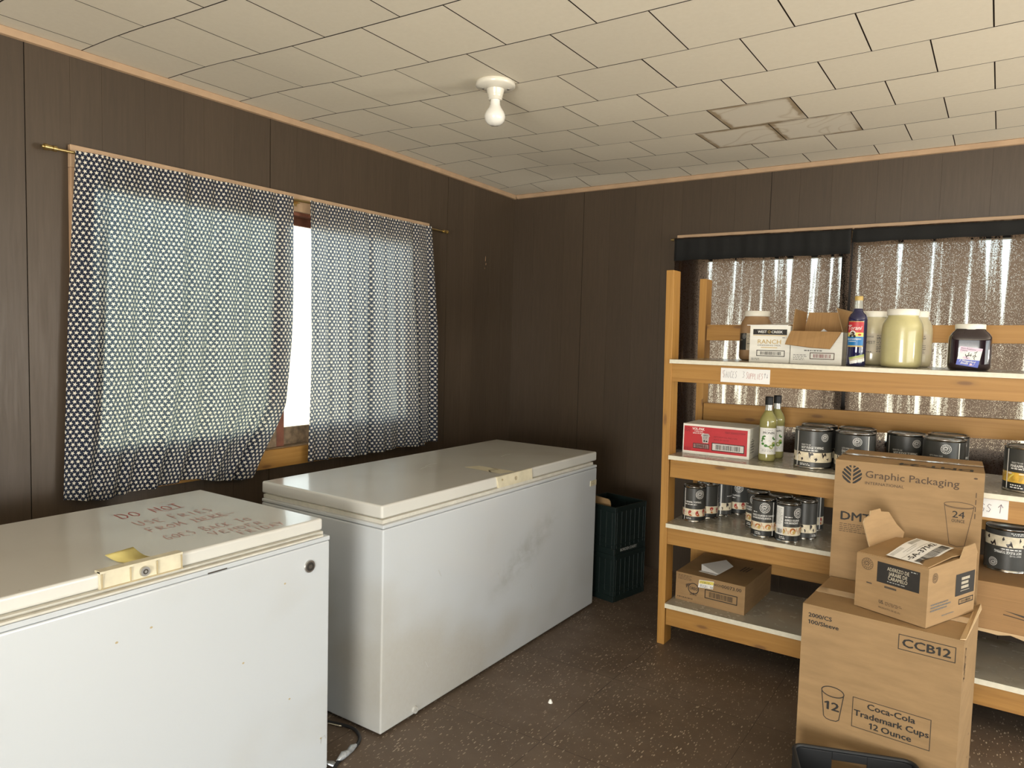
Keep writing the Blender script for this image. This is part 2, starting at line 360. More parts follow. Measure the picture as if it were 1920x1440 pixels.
# --- dark worn blackout cloth, pinholes and worn creases letting daylight through
def make_blackout():
    g = NG('worn_blackout_cloth')
    uv = g.coord('UV')
    streak = g.noise(g.coord('UV', (13, 0.55, 1)), 1.0, 2, 0.4, 0.3)
    fine = g.noise(g.coord('UV', (40, 1.6, 1)), 1.0, 2, 0.5, 0.3)
    st = g.math('ADD', g.math('MULTIPLY', streak, 0.78), g.math('MULTIPLY', fine, 0.22))
    dens = g.ramp(st, [(0.44, 0.12), (0.53, 0.20), (0.565, 0.60), (0.60, 1.0)])
    cell = g.node('ShaderNodeVectorMath', {0: g.coord('UV', (370, 370, 1))}, operation='FLOOR')
    wn = g.node('ShaderNodeTexWhiteNoise', {'Vector': cell.outputs[0]}, noise_dimensions='2D').outputs[0]
    hole = g.math('LESS_THAN', wn, dens)
    tp = g.node('ShaderNodeBsdfTransparent', {'Color': g.ramp(st, [(0.50, (0.19, 0.165, 0.145, 1)), (0.555, (0.26, 0.245, 0.23, 1)), (0.60, (0.42, 0.43, 0.44, 1))])})
    di = g.node('ShaderNodeBsdfDiffuse', {'Color': (0.012, 0.010, 0.009, 1)}); tr = g.node('ShaderNodeBsdfTranslucent', {'Color': (0.165, 0.118, 0.092, 1)})
    ad = g.node('ShaderNodeAddShader', {0: di.outputs[0], 1: tr.outputs[0]})
    mx = g.node('ShaderNodeMixShader', {0: hole, 1: ad.outputs[0], 2: tp.outputs[0]})
    g.t.links.new(mx.outputs[0], g.out.inputs[0]); return g.m
M['blackout'] = make_blackout()
M['black_cloth'] = plain('unlit_hem_black', (0.006, 0.006, 0.0055, 1), 0.9)  # near-black, with the shade of the unbacklit curtain head put into it

# ================================================================== mesh builder
class MB:
    def __init__(s): s.v = []; s.f = []; s.mi = []; s.sm = []; s.uv = []; s.mats = []
    def mat(s, m):
        m = M[m] if isinstance(m, str) else m
        if m not in s.mats: s.mats.append(m)
        return s.mats.index(m)
    def add(s, verts, faces, m, smooth=False, uvs=None):
        b = len(s.v); k = s.mat(m); s.v += [tuple(p) for p in verts]
        for i, f in enumerate(faces):
            s.f.append(tuple(b+j for j in f)); s.mi.append(k); s.sm.append(smooth); s.uv.append(uvs[i] if uvs else None)
    def box(s, x0, x1, y0, y1, z0, z1, m):
        s.prism([(x0, y0), (x1, y0), (x1, y1), (x0, y1)], z0, z1, m)
    def prism(s, foot, z0, z1, m, top=None, caps=True):
        """foot: counter-clockwise outline; z1 may be one height per corner."""
        n = len(foot); zz = z1 if hasattr(z1, '__len__') else [z1]*n; t = top or foot
        v = [(x, y, z0) for x, y in foot]+[(x, y, z) for (x, y), z in zip(t, zz)]
        f = [(i, (i+1) % n, n+(i+1) % n, n+i) for i in range(n)]
        if caps: f += [tuple(range(n-1, -1, -1)), tuple(range(n, 2*n))]
        s.add(v, f, m)
    def slab(s, pts, thick, m, m2=None):
        """a flat polygon in space given a thickness along its normal"""
        P = [Vector(p) for p in pts]; n = Vector((0, 0, 0))
        for i in range(len(P)): n += (P[i]-P[0]).cross(P[(i+1) % len(P)]-P[0])
        n.normalize(); k = len(P); Q = [p-n*thick for p in P]
        s.add(P, [tuple(range(k))], m); s.add(Q, [tuple(range(k-1, -1, -1))], m2 or m)
        s.add(P+Q, [(i, k+i, k+(i+1) % k, (i+1) % k) for i in range(k)], m)
    def lathe(s, prof, m, n=40, c=(0, 0), smooth=True, a0=0.0, a1=2*math.pi, sq=None):
        """prof: [(r, z)]; sq: superellipse exponent for squarish jars"""
        closed = abs(a1-a0-2*math.pi) < 1e-6; cols = n if closed else n+1; V = []
        for r, z in prof:
            for i in range(cols):
                a = a0+(a1-a0)*i/n; cx, sy_ = math.sin(a), -math.cos(a); k = 1.0
                if sq: k = (abs(cx)**sq+abs(sy_)**sq)**(-1.0/sq)
                V.append((c[0]+r*k*cx, c[1]+r*k*sy_, z))
        F = []
        for j in range(len(prof)-1):
            for i in range(n):
                i2 = (i+1) % cols
                F.append((j*cols+i, j*cols+i2, (j+1)*cols+i2, (j+1)*cols+i))
        s.add(V, F, m, smooth)
    def disc(s, r, z, m, n=40, c=(0, 0), up=True):
        v = [(c[0]+r*math.sin(2*math.pi*i/n), c[1]-r*math.cos(2*math.pi*i/n), z) for i in range(n)]
        s.add(v, [tuple(range(n)) if up else tuple(range(n-1, -1, -1))], m)
    def tube(s, pts, r, m, n=10, caps=True):
        P = [Vector(p) for p in pts]; V = []; up = Vector((0, 0, 1)); R = r if hasattr(r, '__len__') else [r]*len(P)
        for i, p in enumerate(P):
            d = (P[min(i+1, len(P)-1)]-P[max(i-1, 0)]).normalized()
            a = d.cross(up) if abs(d.dot(up)) < 0.95 else d.cross(Vector((1, 0, 0)))
            a.normalize(); b = a.cross(d).normalized()
            V += [p+a*R[i]*math.cos(2*math.pi*k/n)+b*R[i]*math.sin(2*math.pi*k/n) for k in range(n)]
        F = [(j*n+k, j*n+(k+1) % n, (j+1)*n+(k+1) % n, (j+1)*n+k) for j in range(len(P)-1) for k in range(n)]
        s.add(V, F, m, True)
        if caps: s.add(V[:n], [tuple(range(n-1, -1, -1))], m); s.add(V[-n:], [tuple(range(n))], m)
    def build(s, name, parent=None, world=True, origin=None, bevel=0.0, solid=0.0, segs=2):
        inv = None
        if parent is not None and world: inv = abs_matrix(parent).inverted()
        V = s.v
        if inv is not None: V = [tuple(inv @ Vector(p)) for p in V]
        elif origin is not None: V = [(p[0]-origin[0], p[1]-origin[1], p[2]-origin[2]) for p in V]
        me = bpy.data.meshes.new(name); me.from_pydata(V, [], s.f)
        for m in s.mats: me.materials.append(m)
        me.polygons.foreach_set('material_index', s.mi); me.polygons.foreach_set('use_smooth', s.sm)
        if any(u for u in s.uv):
            L = me.uv_layers.new(name='UVMap')
            for p, u in zip(me.polygons, s.uv):
                if u:
                    for li, c in zip(p.loop_indices, u): L.data[li].uv = c
        me.update()
        o = bpy.data.objects.new(name, me); COL.objects.link(o)
        if parent is not None: o.parent = parent
        elif origin is not None: o.location = origin
        if bevel:
            b = o.modifiers.new('bevel', 'BEVEL'); b.width = bevel; b.segments = segs; b.limit_method = 'ANGLE'; b.angle_limit = math.radians(50)
        if solid:
            d = o.modifiers.new('solid', 'SOLIDIFY'); d.thickness = solid; d.offset = 0
        return o

def abs_matrix(o):
    m = Matrix.LocRotScale(o.location, o.rotation_euler, o.scale)
    return abs_matrix(o.parent) @ m if o.parent else m
def tag(o, label=None, cat=None, group=None, kind=None):
    if label: o['label'] = label
    if cat: o['category'] = cat
    if group: o['group'] = group
    if kind: o['kind'] = kind
    return o
def thing(name, label, cat, loc=(0, 0, 0), rz=0.0, group=None, kind=None):
    o = bpy.data.objects.new(name, None); COL.objects.link(o); o.empty_display_size = 0.05
    o.location = loc; o.rotation_euler = (0, 0, rz)
    return tag(o, label, cat, group, kind)

# ------------------------------------------------------------------ printing on flat and round faces
class Flat:
    def __init__(s, o, U, V=(0, 0, 1), off=0.0004):
        s.o = Vector(o); s.U = Vector(U).normalized(); s.V = Vector(V).normalized(); s.n = s.U.cross(s.V).normalized(); s.off = off; s.round = False
    def __call__(s, u, v, k=1.0): return s.o+s.U*u+s.V*v+s.n*(s.off*k)
class Cyl:
    def __init__(s, r, z0=0.0, a0=0.0, off=0.0007): s.r = r; s.z0 = z0; s.a0 = a0; s.off = off; s.round = True
    def __call__(s, u, v, k=1.0):
        a = s.a0+u/s.r; R = s.r+s.off*k; return Vector((R*math.sin(a), -R*math.cos(a), s.z0+v))
def face_of(foot, i, z=0.0, off=0.0004):
    """print plane on side i of a counter-clockwise footprint (u from corner i to corner i+1)"""
    a = foot[i]; b = foot[(i+1) % len(foot)]
    return Flat((a[0], a[1], z), (b[0]-a[0], b[1]-a[1], 0), (0, 0, 1), off)
def poly(mb, mp, pts, m, k=1.0): mb.add([mp(u, v, k) for u, v in pts], [tuple(range(len(pts)))], m)
def rect(mb, mp, u0, v0, u1, v1, m, k=1.0):
    n = max(1, int(abs(u1-u0)/0.008)) if mp.round else 1
    V = []; 
    for i in range(n+1):
        u = u0+(u1-u0)*i/n; V += [mp(u, v0, k), mp(u, v1, k)]
    mb.add(V, [(2*i, 2*i+2, 2*i+3, 2*i+1) for i in range(n)], m)
def frame(mb, mp, u0, v0, u1, v1, w, m, k=1.0):
    rect(mb, mp, u0, v0, u1, v0+w, m, k); rect(mb, mp, u0, v1-w, u1, v1, m, k)
    rect(mb, mp, u0, v0, u0+w, v1, m, k); rect(mb, mp, u1-w, v0, u1, v1, m, k)
def stroke(mb, mp, pts, w, m, k=1.0, closed=False):
    P = [Vector((a, b)) for a, b in pts]; n = len(P)
    if closed: P.append(P[0]); n += 1
    V = []
    for i, p in enumerate(P):
        d = P[min(i+1, n-1)]-P[max(i-1, 0)]
        if closed and i in (0, n-1): d = P[1]-P[-2]
        if d.length < 1e-9: d = Vector((1, 0))
        d.normalize(); q = Vector((-d.y, d.x))*w/2
        V += [mp(p.x-q.x, p.y-q.y, k), mp(p.x+q.x, p.y+q.y, k)]
    mb.add(V, [(2*i, 2*i+2, 2*i+3, 2*i+1) for i in range(n-1)], m)
def circle_pts(cu, cv, ru, rv=None, n=28, a0=0, a1=2*math.pi):
    rv = rv or ru
    return [(cu+ru*math.cos(a0+(a1-a0)*i/n), cv+rv*math.sin(a0+(a1-a0)*i/n)) for i in range(n if abs(a1-a0-2*math.pi) < 1e-6 else n+1)]
def ring(mb, mp, cu, cv, r, w, m, n=30, k=1.0): stroke(mb, mp, circle_pts(cu, cv, r, n=n), w, m, k, True)
def blob(mb, mp, cu, cv, ru, rv, m, k=1.0, n=12): poly(mb, mp, circle_pts(cu, cv, ru, rv, n), m, k)
_TX = {}
def raw_text(s_, shear=0.0):
    key = (s_, shear)
    if key not in _TX:
        cu = bpy.data.curves.new('t', 'FONT'); cu.body = s_; cu.shear = shear; cu.resolution_u = 2; cu.fill_mode = 'FRONT'
        ob = bpy.data.objects.new('t', cu); me = ob.to_mesh()
        vs = [(v.co.x, v.co.y) for v in me.vertices]; fs = [tuple(p.vertices) for p in me.polygons]
        ob.to_mesh_clear(); bpy.data.objects.remove(ob); bpy.data.curves.remove(cu)
        _TX[key] = (vs, fs)
    return _TX[key]
def _wid(s_): xs = [p[0] for p in raw_text(s_)[0]]; return max(xs)-min(xs)
def text_geo(s_, shear=0.0):
    """outline of a line of text; the numeral one is drawn with a flag"""
    if '1' not in s_: return raw_text(s_, shear)
    cap = max(p[1] for p in raw_text('H')[0]); pen = 0.0; V = []; F = []; base = _wid('HH')
    for ch in s_:
        if ch == ' ': pen += 0.30*cap; continue
        b0 = len(V)
        if ch == '1':
            V += [(pen+x*cap, y*cap) for x, y in ((.27, 0), (.41, 0), (.41, 1), (.30, 1), (.07, .84), (.07, .71), (.27, .80))]
            F += [(b0, b0+1, b0+2, b0+6), (b0+2, b0+3, b0+6), (b0+3, b0+4, b0+5, b0+6)]; pen += 0.60*cap
        else:
            vs, fs = raw_text(ch, shear); V += [(pen+p[0], p[1]) for p in vs]; F += [tuple(b0+q for q in f) for f in fs]; pen += _wid('H'+ch+'H')-base
    return V, F
def text(mb, mp, s_, u, v, h, m, w=None, bold=0.0, shear=0.0, align='l', k=1.2):
    """s_ with capital height h, optionally stretched to width w; (u, v) is the baseline start, middle or end"""
    vs, fs = text_geo(s_, shear)
    if not vs: return
    H = raw_text('H')[0]; cap = max(p[1] for p in H)-min(p[1] for p in H)
    x0 = min(p[0] for p in vs); x1 = max(p[0] for p in vs)
    sy_ = h/cap; sx_ = (w/(x1-x0)) if w else sy_
    W_ = (x1-x0)*sx_; o = {'l': 0, 'c': -W_/2, 'r': -W_}[align]
    d = bold*h*2.2
    for i, (dx, dy) in enumerate(((0, 0),) if not d else ((0, 0), (d, 0), (-d, 0), (0, d*.6), (0, -d*.6))):
        mb.add([mp(u+o+(a-x0)*sx_+dx, v+b*sy_+dy, k+0.06*i) for a, b in vs], fs, m)
def barcode(mb, mp, u0, v0, u1, v1, m, bw=0.0, frame_m=None, white=None, seed=1, k=1.0):
    R = random.Random(seed)
    if white: rect(mb, mp, u0, v0, u1, v1, white, k)
    if frame_m: frame(mb, mp, u0, v0, u1, v1, bw, frame_m, k*1.5)
    a = u0+bw*1.5+(u1-u0)*0.10; end = u1-bw*1.5-(u1-u0)*0.10; t = (v1-v0)*0.12+bw
    while a < end:
        w = R.choice((0.0011, 0.0011, 0.0018, 0.0028)); rect(mb, mp, a, v0+t, min(a+w, end), v1-t, m, k*1.8); a += w+R.choice((0.0012, 0.0018, 0.0026))
def lines(mb, mp, u0, v0, u1, v1, n, m, fill=0.55, seed=3, k=1.2):
    """rows of print too small to read"""
    R = random.Random(seed); h = (v1-v0)/n
    for i in range(n):
        a = u0; v = v1-(i+1)*h+h*0.2
        lim = u0+(u1-u0)*R.uniform(0.75, 1.0)
        while a < lim:
            w = min(R.uniform(0.3, 1.1)*0.012, lim-a)
            rect(mb, mp, a, v, a+w, v+h*fill, m, k); a += w+0.0028
# single-stroke capitals for the hand-written notices (unit box)
GL = {
 'A': [[(0, 0), (.5, 1), (1, 0)], [(.2, .4), (.8, .4)]], 'B': [[(0, 0), (0, 1), (.7, .95), (.8, .75), (.1, .55), (.9, .4), (.8, .05), (0, 0)]],
 'C': [[(.95, .85), (.5, 1), (.08, .6), (.15, .15), (.6, 0), (.95, .2)]], 'D': [[(0, 0), (.05, 1), (.7, .85), (.95, .4), (.6, .05), (0, 0)]],
 'E': [[(.9, 1), (.05, .95), (.05, .02), (.9, 0)], [(.05, .52), (.7, .55)]], 'F': [[(0, 0), (.05, 1), (.9, 1)], [(.05, .5), (.7, .55)]],
 'G': [[(.9, .85), (.5, 1), (.08, .55), (.2, .08), (.8, .05), (.9, .45), (.5, .42)]], 'H': [[(0, 0), (.05, 1)], [(.9, 1), (.9, 0)], [(.05, .5), (.9, .52)]],
 'I': [[(.5, 0), (.5, 1)]], 'K': [[(0, 0), (0, 1)], [(.85, 1), (.05, .45), (.9, 0)]], 'L': [[(.05, 1), (.05, 0), (.8, .02)]],
 'M': [[(0, 0), (.12, 1), (.5, .3), (.88, 1), (1, 0)]], 'N': [[(0, 0), (.05, 1), (.9, 0), (.95, 1)]],
 'O': [[(.5, 1), (.08, .7), (.1, .2), (.5, 0), (.92, .25), (.9, .75), (.5, 1)]], 'P': [[(0, 0), (.05, 1), (.8, .92), (.85, .6), (.05, .45)]],
 'R': [[(0, 0), (.05, 1), (.8, .9), (.8, .6), (.05, .5), (.9, 0)]], 'S': [[(.9, .88), (.4, 1), (.1, .78), (.85, .35), (.6, .02), (.05, .1)]],
 'T': [[(.5, 0), (.5, 1)], [(0, .98), (1, 1)]], 'U': [[(0, 1), (.05, .25), (.45, 0), (.85, .25), (.95, 1)]], 'V': [[(0, 1), (.45, 0), (.95, 1)]],
 'Y': [[(0, 1), (.5, .5)], [(1, 1), (.4, 0)]], '3': [[(.1, .95), (.8, .95), (.4, .55), (.9, .4), (.6, 0), (.05, .1)]],
 '^': [[(.5, 0), (.5, 1)], [(.15, .65), (.5, 1), (.85, .65)]], '_v': [[(.5, 1), (.5, 0)], [(.15, .35), (.5, 0), (.85, .35)]],
}
def hand(mb, mp, s_, u, v, h, w, pen, m, seed=1, small=0.78, k=1.3, slope=0.0):
    R = random.Random(seed); n = len(s_); step = w/n; first = True
    for i, ch in enumerate(s_):
        if ch == ' ': first = True; continue
        g = GL.get('_v' if ch == '|' else ch, []); hh = h*(1.0 if first else small)*R.uniform(0.92, 1.08); first = False
        for st in g:
            pts = []
            for j in range(len(st)-1):
                for q in (0, 0.5): pts.append((st[j][0]*(1-q)+st[j+1][0]*q, st[j][1]*(1-q)+st[j+1][1]*q))
            pts.append(st[-1])
            stroke(mb, mp, [(u+i*step+a*step*0.72+b*hh*0.08, v+slope*i*step+b*hh+R.uniform(-.02, .02)*h) for a, b in pts], pen, m, k)

# ================================================================== the room
XL, YB, XR, YF = -2.97, 4.40, 3.80, -3.20
def lerp(t, pts):
    if t <= pts[0][0]: return pts[0][1]
    for (a, b), (c, d) in zip(pts, pts[1:]):
        if t <= c: return b+(d-b)*(t-a)/(c-a)
    return pts[-1][1]
def sstep(t): t = max(0.0, min(1.0, t)); return t*t*(3-2*t)
def zl(y): return lerp(y, [(-2.2, 2.530), (1.1, 2.527), (3.1, 2.534), (4.4, 2.506)])
def zb(x): return lerp(x, [(-2.97, 2.506), (-1.3, 2.517), (0, 2.526), (2.6, 2.53)])
def ceil_z(x, y):
    q = 2.488+min(0.0142*(x+1.035)**2, 0.09)+min(0.0014*(y-2.2)+0.0068*(y-2.2)**2, 0.07)
    t = sstep((x-XL)/0.7); q = zl(y)*(1-t)+q*t
    t = sstep((YB-y)/0.34); return zb(x)*(1-t)+q*t
# floor
b = MB(); b.box(XL-0.1, XR+0.1, YF-0.1, YB+0.1, -0.06, 0.0, 'floor'); tag(b.build('floor'), kind='structure')
# ceiling: brick-laid tiles hung a little unevenly
b = MB(); TX0, TL, TY0, TW = -0.0723, 0.3487, 1.0637, 0.3443; GAP = 0.0023
for k in range(-13, 10):
    off = 0.5*(k % 2)
    for j in range(-10, 12):
        x0, x1 = TX0+TL*(j+off), TX0+TL*(j+off+1); y0, y1 = TY0+TW*k, TY0+TW*(k+1)
        x0, x1, y0, y1 = max(x0, XL), min(x1, XR), max(y0, YF), min(y1, YB)
        if x1-x0 < 0.01 or y1-y0 < 0.01: continue
        x0 += GAP; x1 -= GAP; y0 += GAP; y1 -= GAP; n = 4
        dz = random.uniform(-0.0003, 0.0003)
        V = [(x0+(x1-x0)*i/n, y0+(y1-y0)*l/n, 0) for l in range(n+1) for i in range(n+1)]
        V = [(p[0], p[1], ceil_z(p[0], p[1])+dz) for p in V]
        Fc = []; U = []
        for l in range(n):
            for i in range(n):
                Fc.append((l*(n+1)+i, (l+1)*(n+1)+i, (l+1)*(n+1)+i+1, l*(n+1)+i+1))
                U.append([(i/n, l/n), (i/n, (l+1)/n), ((i+1)/n, (l+1)/n), ((i+1)/n, l/n)])
        st = (k, j) in ((6, -3), (7, -3), (7, -4))
        b.add(V, Fc, 'tile_stain' if st else 'tile', True, U)
nb = 24
V = [(XL+(XR-XL)*i/nb, YF+(YB-YF)*l/nb) for l in range(nb+1) for i in range(nb+1)]
b.add([(p[0], p[1], ceil_z(*p)+0.012) for p in V], [(l*(nb+1)+i, (l+1)*(nb+1)+i, (l+1)*(nb+1)+i+1, l*(nb+1)+i+1) for l in range(nb) for i in range(nb)], 'tile_gap')
b.box(XL-0.1, XR+0.1, YF-0.1, YB+0.1, 2.72, 2.78, 'tile_gap')
tag(b.build('ceiling'), kind='structure')
# walls: grooved panelling over a backing
def wall(name, make, s0, s1, cuts, strong, hole, H=2.66):
    """make(sa, sb, za, zb, da, db, mat) adds a box from depth da to db behind the face"""
    bb = MB(); ed = sorted(set([s0, s1]+[c for c in cuts if s0 < c < s1]))
    h0, h1, hz0, hz1 = hole
    for a, c in zip(ed, ed[1:]):
        ga = 0.0019 if a in strong else 0.0003; gc = 0.0019 if c in strong else 0.0003
        a += ga; c -= gc
        segs = []
        if c <= h0 or a >= h1: segs = [(a, c, 0, H)]
        else:
            if a < h0: segs.append((a, h0, 0, H)); 
            if c > h1: segs.append((h1, c, 0, H))
            m0, m1 = max(a, h0), min(c, h1); segs += [(m0, m1, 0, hz0), (m0, m1, hz1, H)]
        for p in segs: make(bb, p[0], p[1], p[2], p[3], 0.0, 0.005, 'panel')
    for p in ((s0, h0, 0, H), (h1, s1, 0, H), (h0, h1, 0, hz0), (h0, h1, hz1, H)): make(bb, *p, 0.005, 0.10, 'groove')
    return bb
mkL = lambda bb, a, c, z0, z1, d0, d1, m: bb.box(XL-d1, XL-d0, a, c, z0, z1, m)
mkB = lambda bb, a, c, z0, z1, d0, d1, m: bb.box(a, c, YB+d0, YB+d1, z0, z1, m)
mkR = lambda bb, a, c, z0, z1, d0, d1, m: bb.box(XR+d0, XR+d1, a, c, z0, z1, m)
mkF = lambda bb, a, c, z0, z1, d0, d1, m: bb.box(a, c, YF-d1, YF-d0, z0, z1, m)
cutsL = [-3.0, -2.7, -2.4, -2.2, -2.0, -1.7, -1.55, -1.3, -1.02, -0.85, -0.6, -0.4, -0.12, 0.16, 0.3, 0.48, 0.66, 0.93, 1.219, 1.374, 1.491, 1.664, 1.835, 1.93, 2.08, 2.281, 2.44, 2.576, 2.75, 2.93, 3.13, 3.27, 3.47, 3.637, 3.80, 3.92, 4.10, 4.25]
b = wall('wall_left', mkL, YF, YB, cutsL, (1.219, 2.281, 3.637, 0.16), (1.42, 3.38, 0.90, 2.09))
mp = Flat((XL, 0, 0), (0, 1, 0), (0, 0, 1), 0.0006)
for u, v, w, h in ((4.056, 2.02, 0.008, 0.04), (4.062, 1.985, 0.012, 0.018), (4.05, 1.955, 0.006, 0.012)):
    poly(b, mp, [(u-w/2, v-h/2), (u+w*0.3, v-h*0.4), (u+w/2, v+h*0.2), (u-w*0.1, v+h/2)], 'trim_dark')
tag(b.build('wall_left', bevel=0), kind='structure')
cutsB = [-2.8, -2.55, -2.40, -2.2, -2.02, -1.83, -1.70, -1.52, -1.37, -1.16, -1.0, -0.83, -0.6, -0.48, -0.30, -0.08, 0.08, 0.2, 0.42, 0.6, 0.75, 0.98, 1.2, 1.35, 1.6, 1.8, 2.1, 2.35, 2.6, 2.9, 3.2, 3.5]
b = wall('wall_back', mkB, XL-0.1, XR+0.1, cutsB, (-2.40, -1.16, 0.08, 1.2), (-1.58, 1.05, 0.95, 2.062))
tag(b.build('wall_back'), kind='structure')
b = wall('wall_right', mkR, YF, YB, cutsL, (1.219,), (-1.82, 3.72, 0.30, 2.05)); tag(b.build('wall_right'), kind='structure')
b = wall('wall_front', mkF, XL-0.1, XR+0.1, cutsB, (-1.16,), (-0.50, 1.40, 0.0, 2.10)); tag(b.build('wall_front'), kind='structure')
# cove trim under the ceiling
b = MB(); n = 16
for i in range(n):
    y0, y1 = YF+(YB-YF)*i/n, YF+(YB-YF)*(i+1)/n
    P = []
    for y in (y0, y1): P += [(XL, y, zl(y)-0.028), (XL+0.014, y, zl(y)-0.026), (XL+0.028, y, zl(y)-0.004), (XL, y, zl(y)+0.012)]
    b.add(P, [(0, 1, 5, 4), (1, 2, 6, 5), (2, 3, 7, 6), (3, 0, 4, 7)], 'trim')
tag(b.build('trim_1'), kind='structure')
b = MB()
for i in range(n):
    x0, x1 = XL+0.028+(XR-XL-0.028)*i/n, XL+0.028+(XR-XL-0.028)*(i+1)/n
    P = []
    for x in (x0, x1): P += [(x, YB, zb(x)-0.028), (x, YB-0.014, zb(x)-0.026), (x, YB-0.028, zb(x)-0.004), (x, YB, zb(x)+0.012)]
    b.add(P, [(1, 0, 4, 5), (2, 1, 5, 6), (3, 2, 6, 7), (0, 3, 7, 4)], 'trim')
tag(b.build('trim_2'), kind='structure')

# left window: wooden casing, two sliding red-brown sashes
w1 = thing('window_1', None, None, (XL, 2.40, 0.85), kind='structure')
b = MB(); b.box(XL, XL+0.022, 1.362, 3.438, 2.085, 2.170, 'trim'); b.box(XL, XL+0.022, 1.362, 1.425, 0.90, 2.085, 'trim_dark'); b.box(XL, XL+0.022, 3.376, 3.438, 0.90, 2.085, 'trim_dark')
b.build('window_casing', w1, bevel=0.003)
b = MB(); b.box(XL, XL+0.026, 1.362, 3.438, 0.808, 0.900, 'pine_y'); b.box(XL-0.10, XL, 1.42, 3.38, 0.884, 0.902, 'sash_dirty'); b.build('window_sill', w1, bevel=0.003)
b = MB(); b.box(XL-0.10, XL-0.002, 1.42, 1.435, 0.902, 2.09, 'redwood'); b.box(XL-0.10, XL-0.002, 3.365, 3.38, 0.902, 2.09, 'redwood'); b.box(XL-0.10, XL-0.002, 1.435, 3.365, 2.070, 2.09, 'redwood'); b.build('window_jamb', w1)
for (ya, yb_, xo, dirty) in ((1.435, 2.395, -0.030, True), (2.352, 3.365, -0.062, False)):
    s = MB(); x0, x1 = XL+xo-0.026, XL+xo
    s.box(x0, x1, ya, ya+0.046, 0.902, 2.070, 'redwood'); s.box(x0, x1, yb_-0.046, yb_, 0.902, 2.070, 'redwood')
    s.box(x0, x1, ya+0.046, yb_-0.046, 2.030, 2.070, 'redwood'); s.box(x0, x1, ya+0.046, yb_-0.046, 0.902, 0.990, 'sash_dirty')
    so = s.build('sash', w1, bevel=0.002)
    p = MB(); p.box((x0+x1)/2-0.002, (x0+x1)/2+0.002, ya+0.040, yb_-0.040, 0.984, 2.036, 'pane' if not dirty else 'dirty_pane'); p.build('pane', so)
# back window
w2 = thing('window_2', None, None, (-0.26, YB, 0.95), kind='structure')
b = MB(); b.box(-1.718, 1.17, YB-0.022, YB, 2.085, 2.152, 'trim'); b.box(-1.718, -1.582, YB-0.018, YB, 0.88, 2.085, 'trim_dark'); b.box(1.05, 1.17, YB-0.018, YB, 0.88, 2.085, 'trim_dark'); b.box(-1.718, 1.17, YB-0.020, YB, 0.82, 0.94, 'trim_dark')
b.build('window_casing', w2, bevel=0.003)
b = MB(); b.box(-0.757, -0.690, YB, YB+0.08, 0.95, 2.062, 'dark_frame'); b.box(-1.58, -0.757, YB, YB+0.06, 1.985, 2.062, 'dark_frame'); b.box(-1.58, -1.545, YB, YB+0.06, 0.95, 1.985, 'dark_frame')
b.box(-1.545, 1.05, YB, YB+0.06, 0.95, 0.968, 'dark_frame'); b.box(-0.690, 1.05, YB, YB+0.06, 2.046, 2.062, 'dark_frame'); b.build('window_frame', w2)
for x0, x1, z1 in ((-1.545, -0.757, 1.985), (-0.690, 1.05, 2.046)):
    p = MB(); p.box(x0, x1, YB+0.030, YB+0.034, 0.968, z1, 'pane'); p.build('pane', w2)

# ------------------------------------------------------------------ curtains and their rods
def cloth(axis, base, left, right, top, bottom, folds, amp, mat, seed, nx=200, nz=44, sgn=1, stretch=1.16, tuck=None):
    R = random.Random(seed); ph = [R.uniform(0, 6.28) for _ in range(6)]
    mb = MB(); V = []; UV = []
    width = abs(right(1e9)-left(1e9))
    for k in range(nz+1):
        t = k/nz
        for i in range(nx+1):
            s_ = i/nx; zz = top+(bottom(s_)-top)*t
            a, c = left(zz), right(zz); q = a+(c-a)*s_
            wob = s_+0.012*math.sin(3.1*t+ph[4])+0.006*math.sin(9*s_+5*t)
            f = math.sin(2*math.pi*folds*wob+ph[0])*0.5+math.sin(2*math.pi*folds*1.73*wob+ph[1]+1.2*t)*0.32+math.sin(2*math.pi*folds*0.41*wob+ph[2]-0.8*t)*0.6
            f += (abs(math.sin(math.pi*folds*0.77*wob+ph[5]))-0.6)*0.7+math.sin(2*math.pi*folds*3.3*wob+ph[3])*0.14*(1-t)
            d = amp*f*(0.35+0.65*min(1, t*2.2))
            d += (tuck(s_, t) if tuck else 0)
            V.append((base+sgn*d, q, zz) if axis == 'x' else (q, base+sgn*d, zz))
            UV.append((s_*width*stretch, zz))
    F = []; U = []
    for k in range(nz):
        for i in range(nx):
            f = (k*(nx+1)+i, (k+1)*(nx+1)+i, (k+1)*(nx+1)+i+1, k*(nx+1)+i+1); F.append(f); U.append([UV[j] for j in f])
    mb.add(V, F, mat, True, U)
    return mb
b = cloth('x', -2.902, lambda z: lerp(z, [(0.82, 1.310), (2.14, 1.361)]),
          lambda z: lerp(z, [(0.79, 2.150), (0.902, 2.208), (1.02, 2.282), (1.126, 2.333), (1.437, 2.353), (2.14, 2.363)]), 2.142,
          lambda s_: lerp(s_, [(0, .822), (.16, .803), (.38, .819), (.62, .827), (.76, .800), (.9, .787), (1, .800)]), 9, 0.020, 'stars', 5,
          tuck=lambda s_, t: 0.03*max(0, t-0.65)*max(0, s_-0.6)*math.sin(9*s_+4*t))
c1 = tag(b.build('star_curtain', origin=(-2.90, 1.83, 0.80)), 'wide navy star-print curtain with its lower corner tucked aside, over left window', 'curtain', 'star curtains on the left window')
b = cloth('x', -2.902, lambda z: 2.462, lambda z: lerp(z, [(0.82, 3.478), (1.5, 3.455), (2.14, 3.394)]), 2.142,
          lambda s_: lerp(s_, [(0, .824), (.2, .819), (.42, .809), (.68, .820), (.9, .805), (.905, .824), (1, .822)]), 10, 0.019, 'stars', 8)
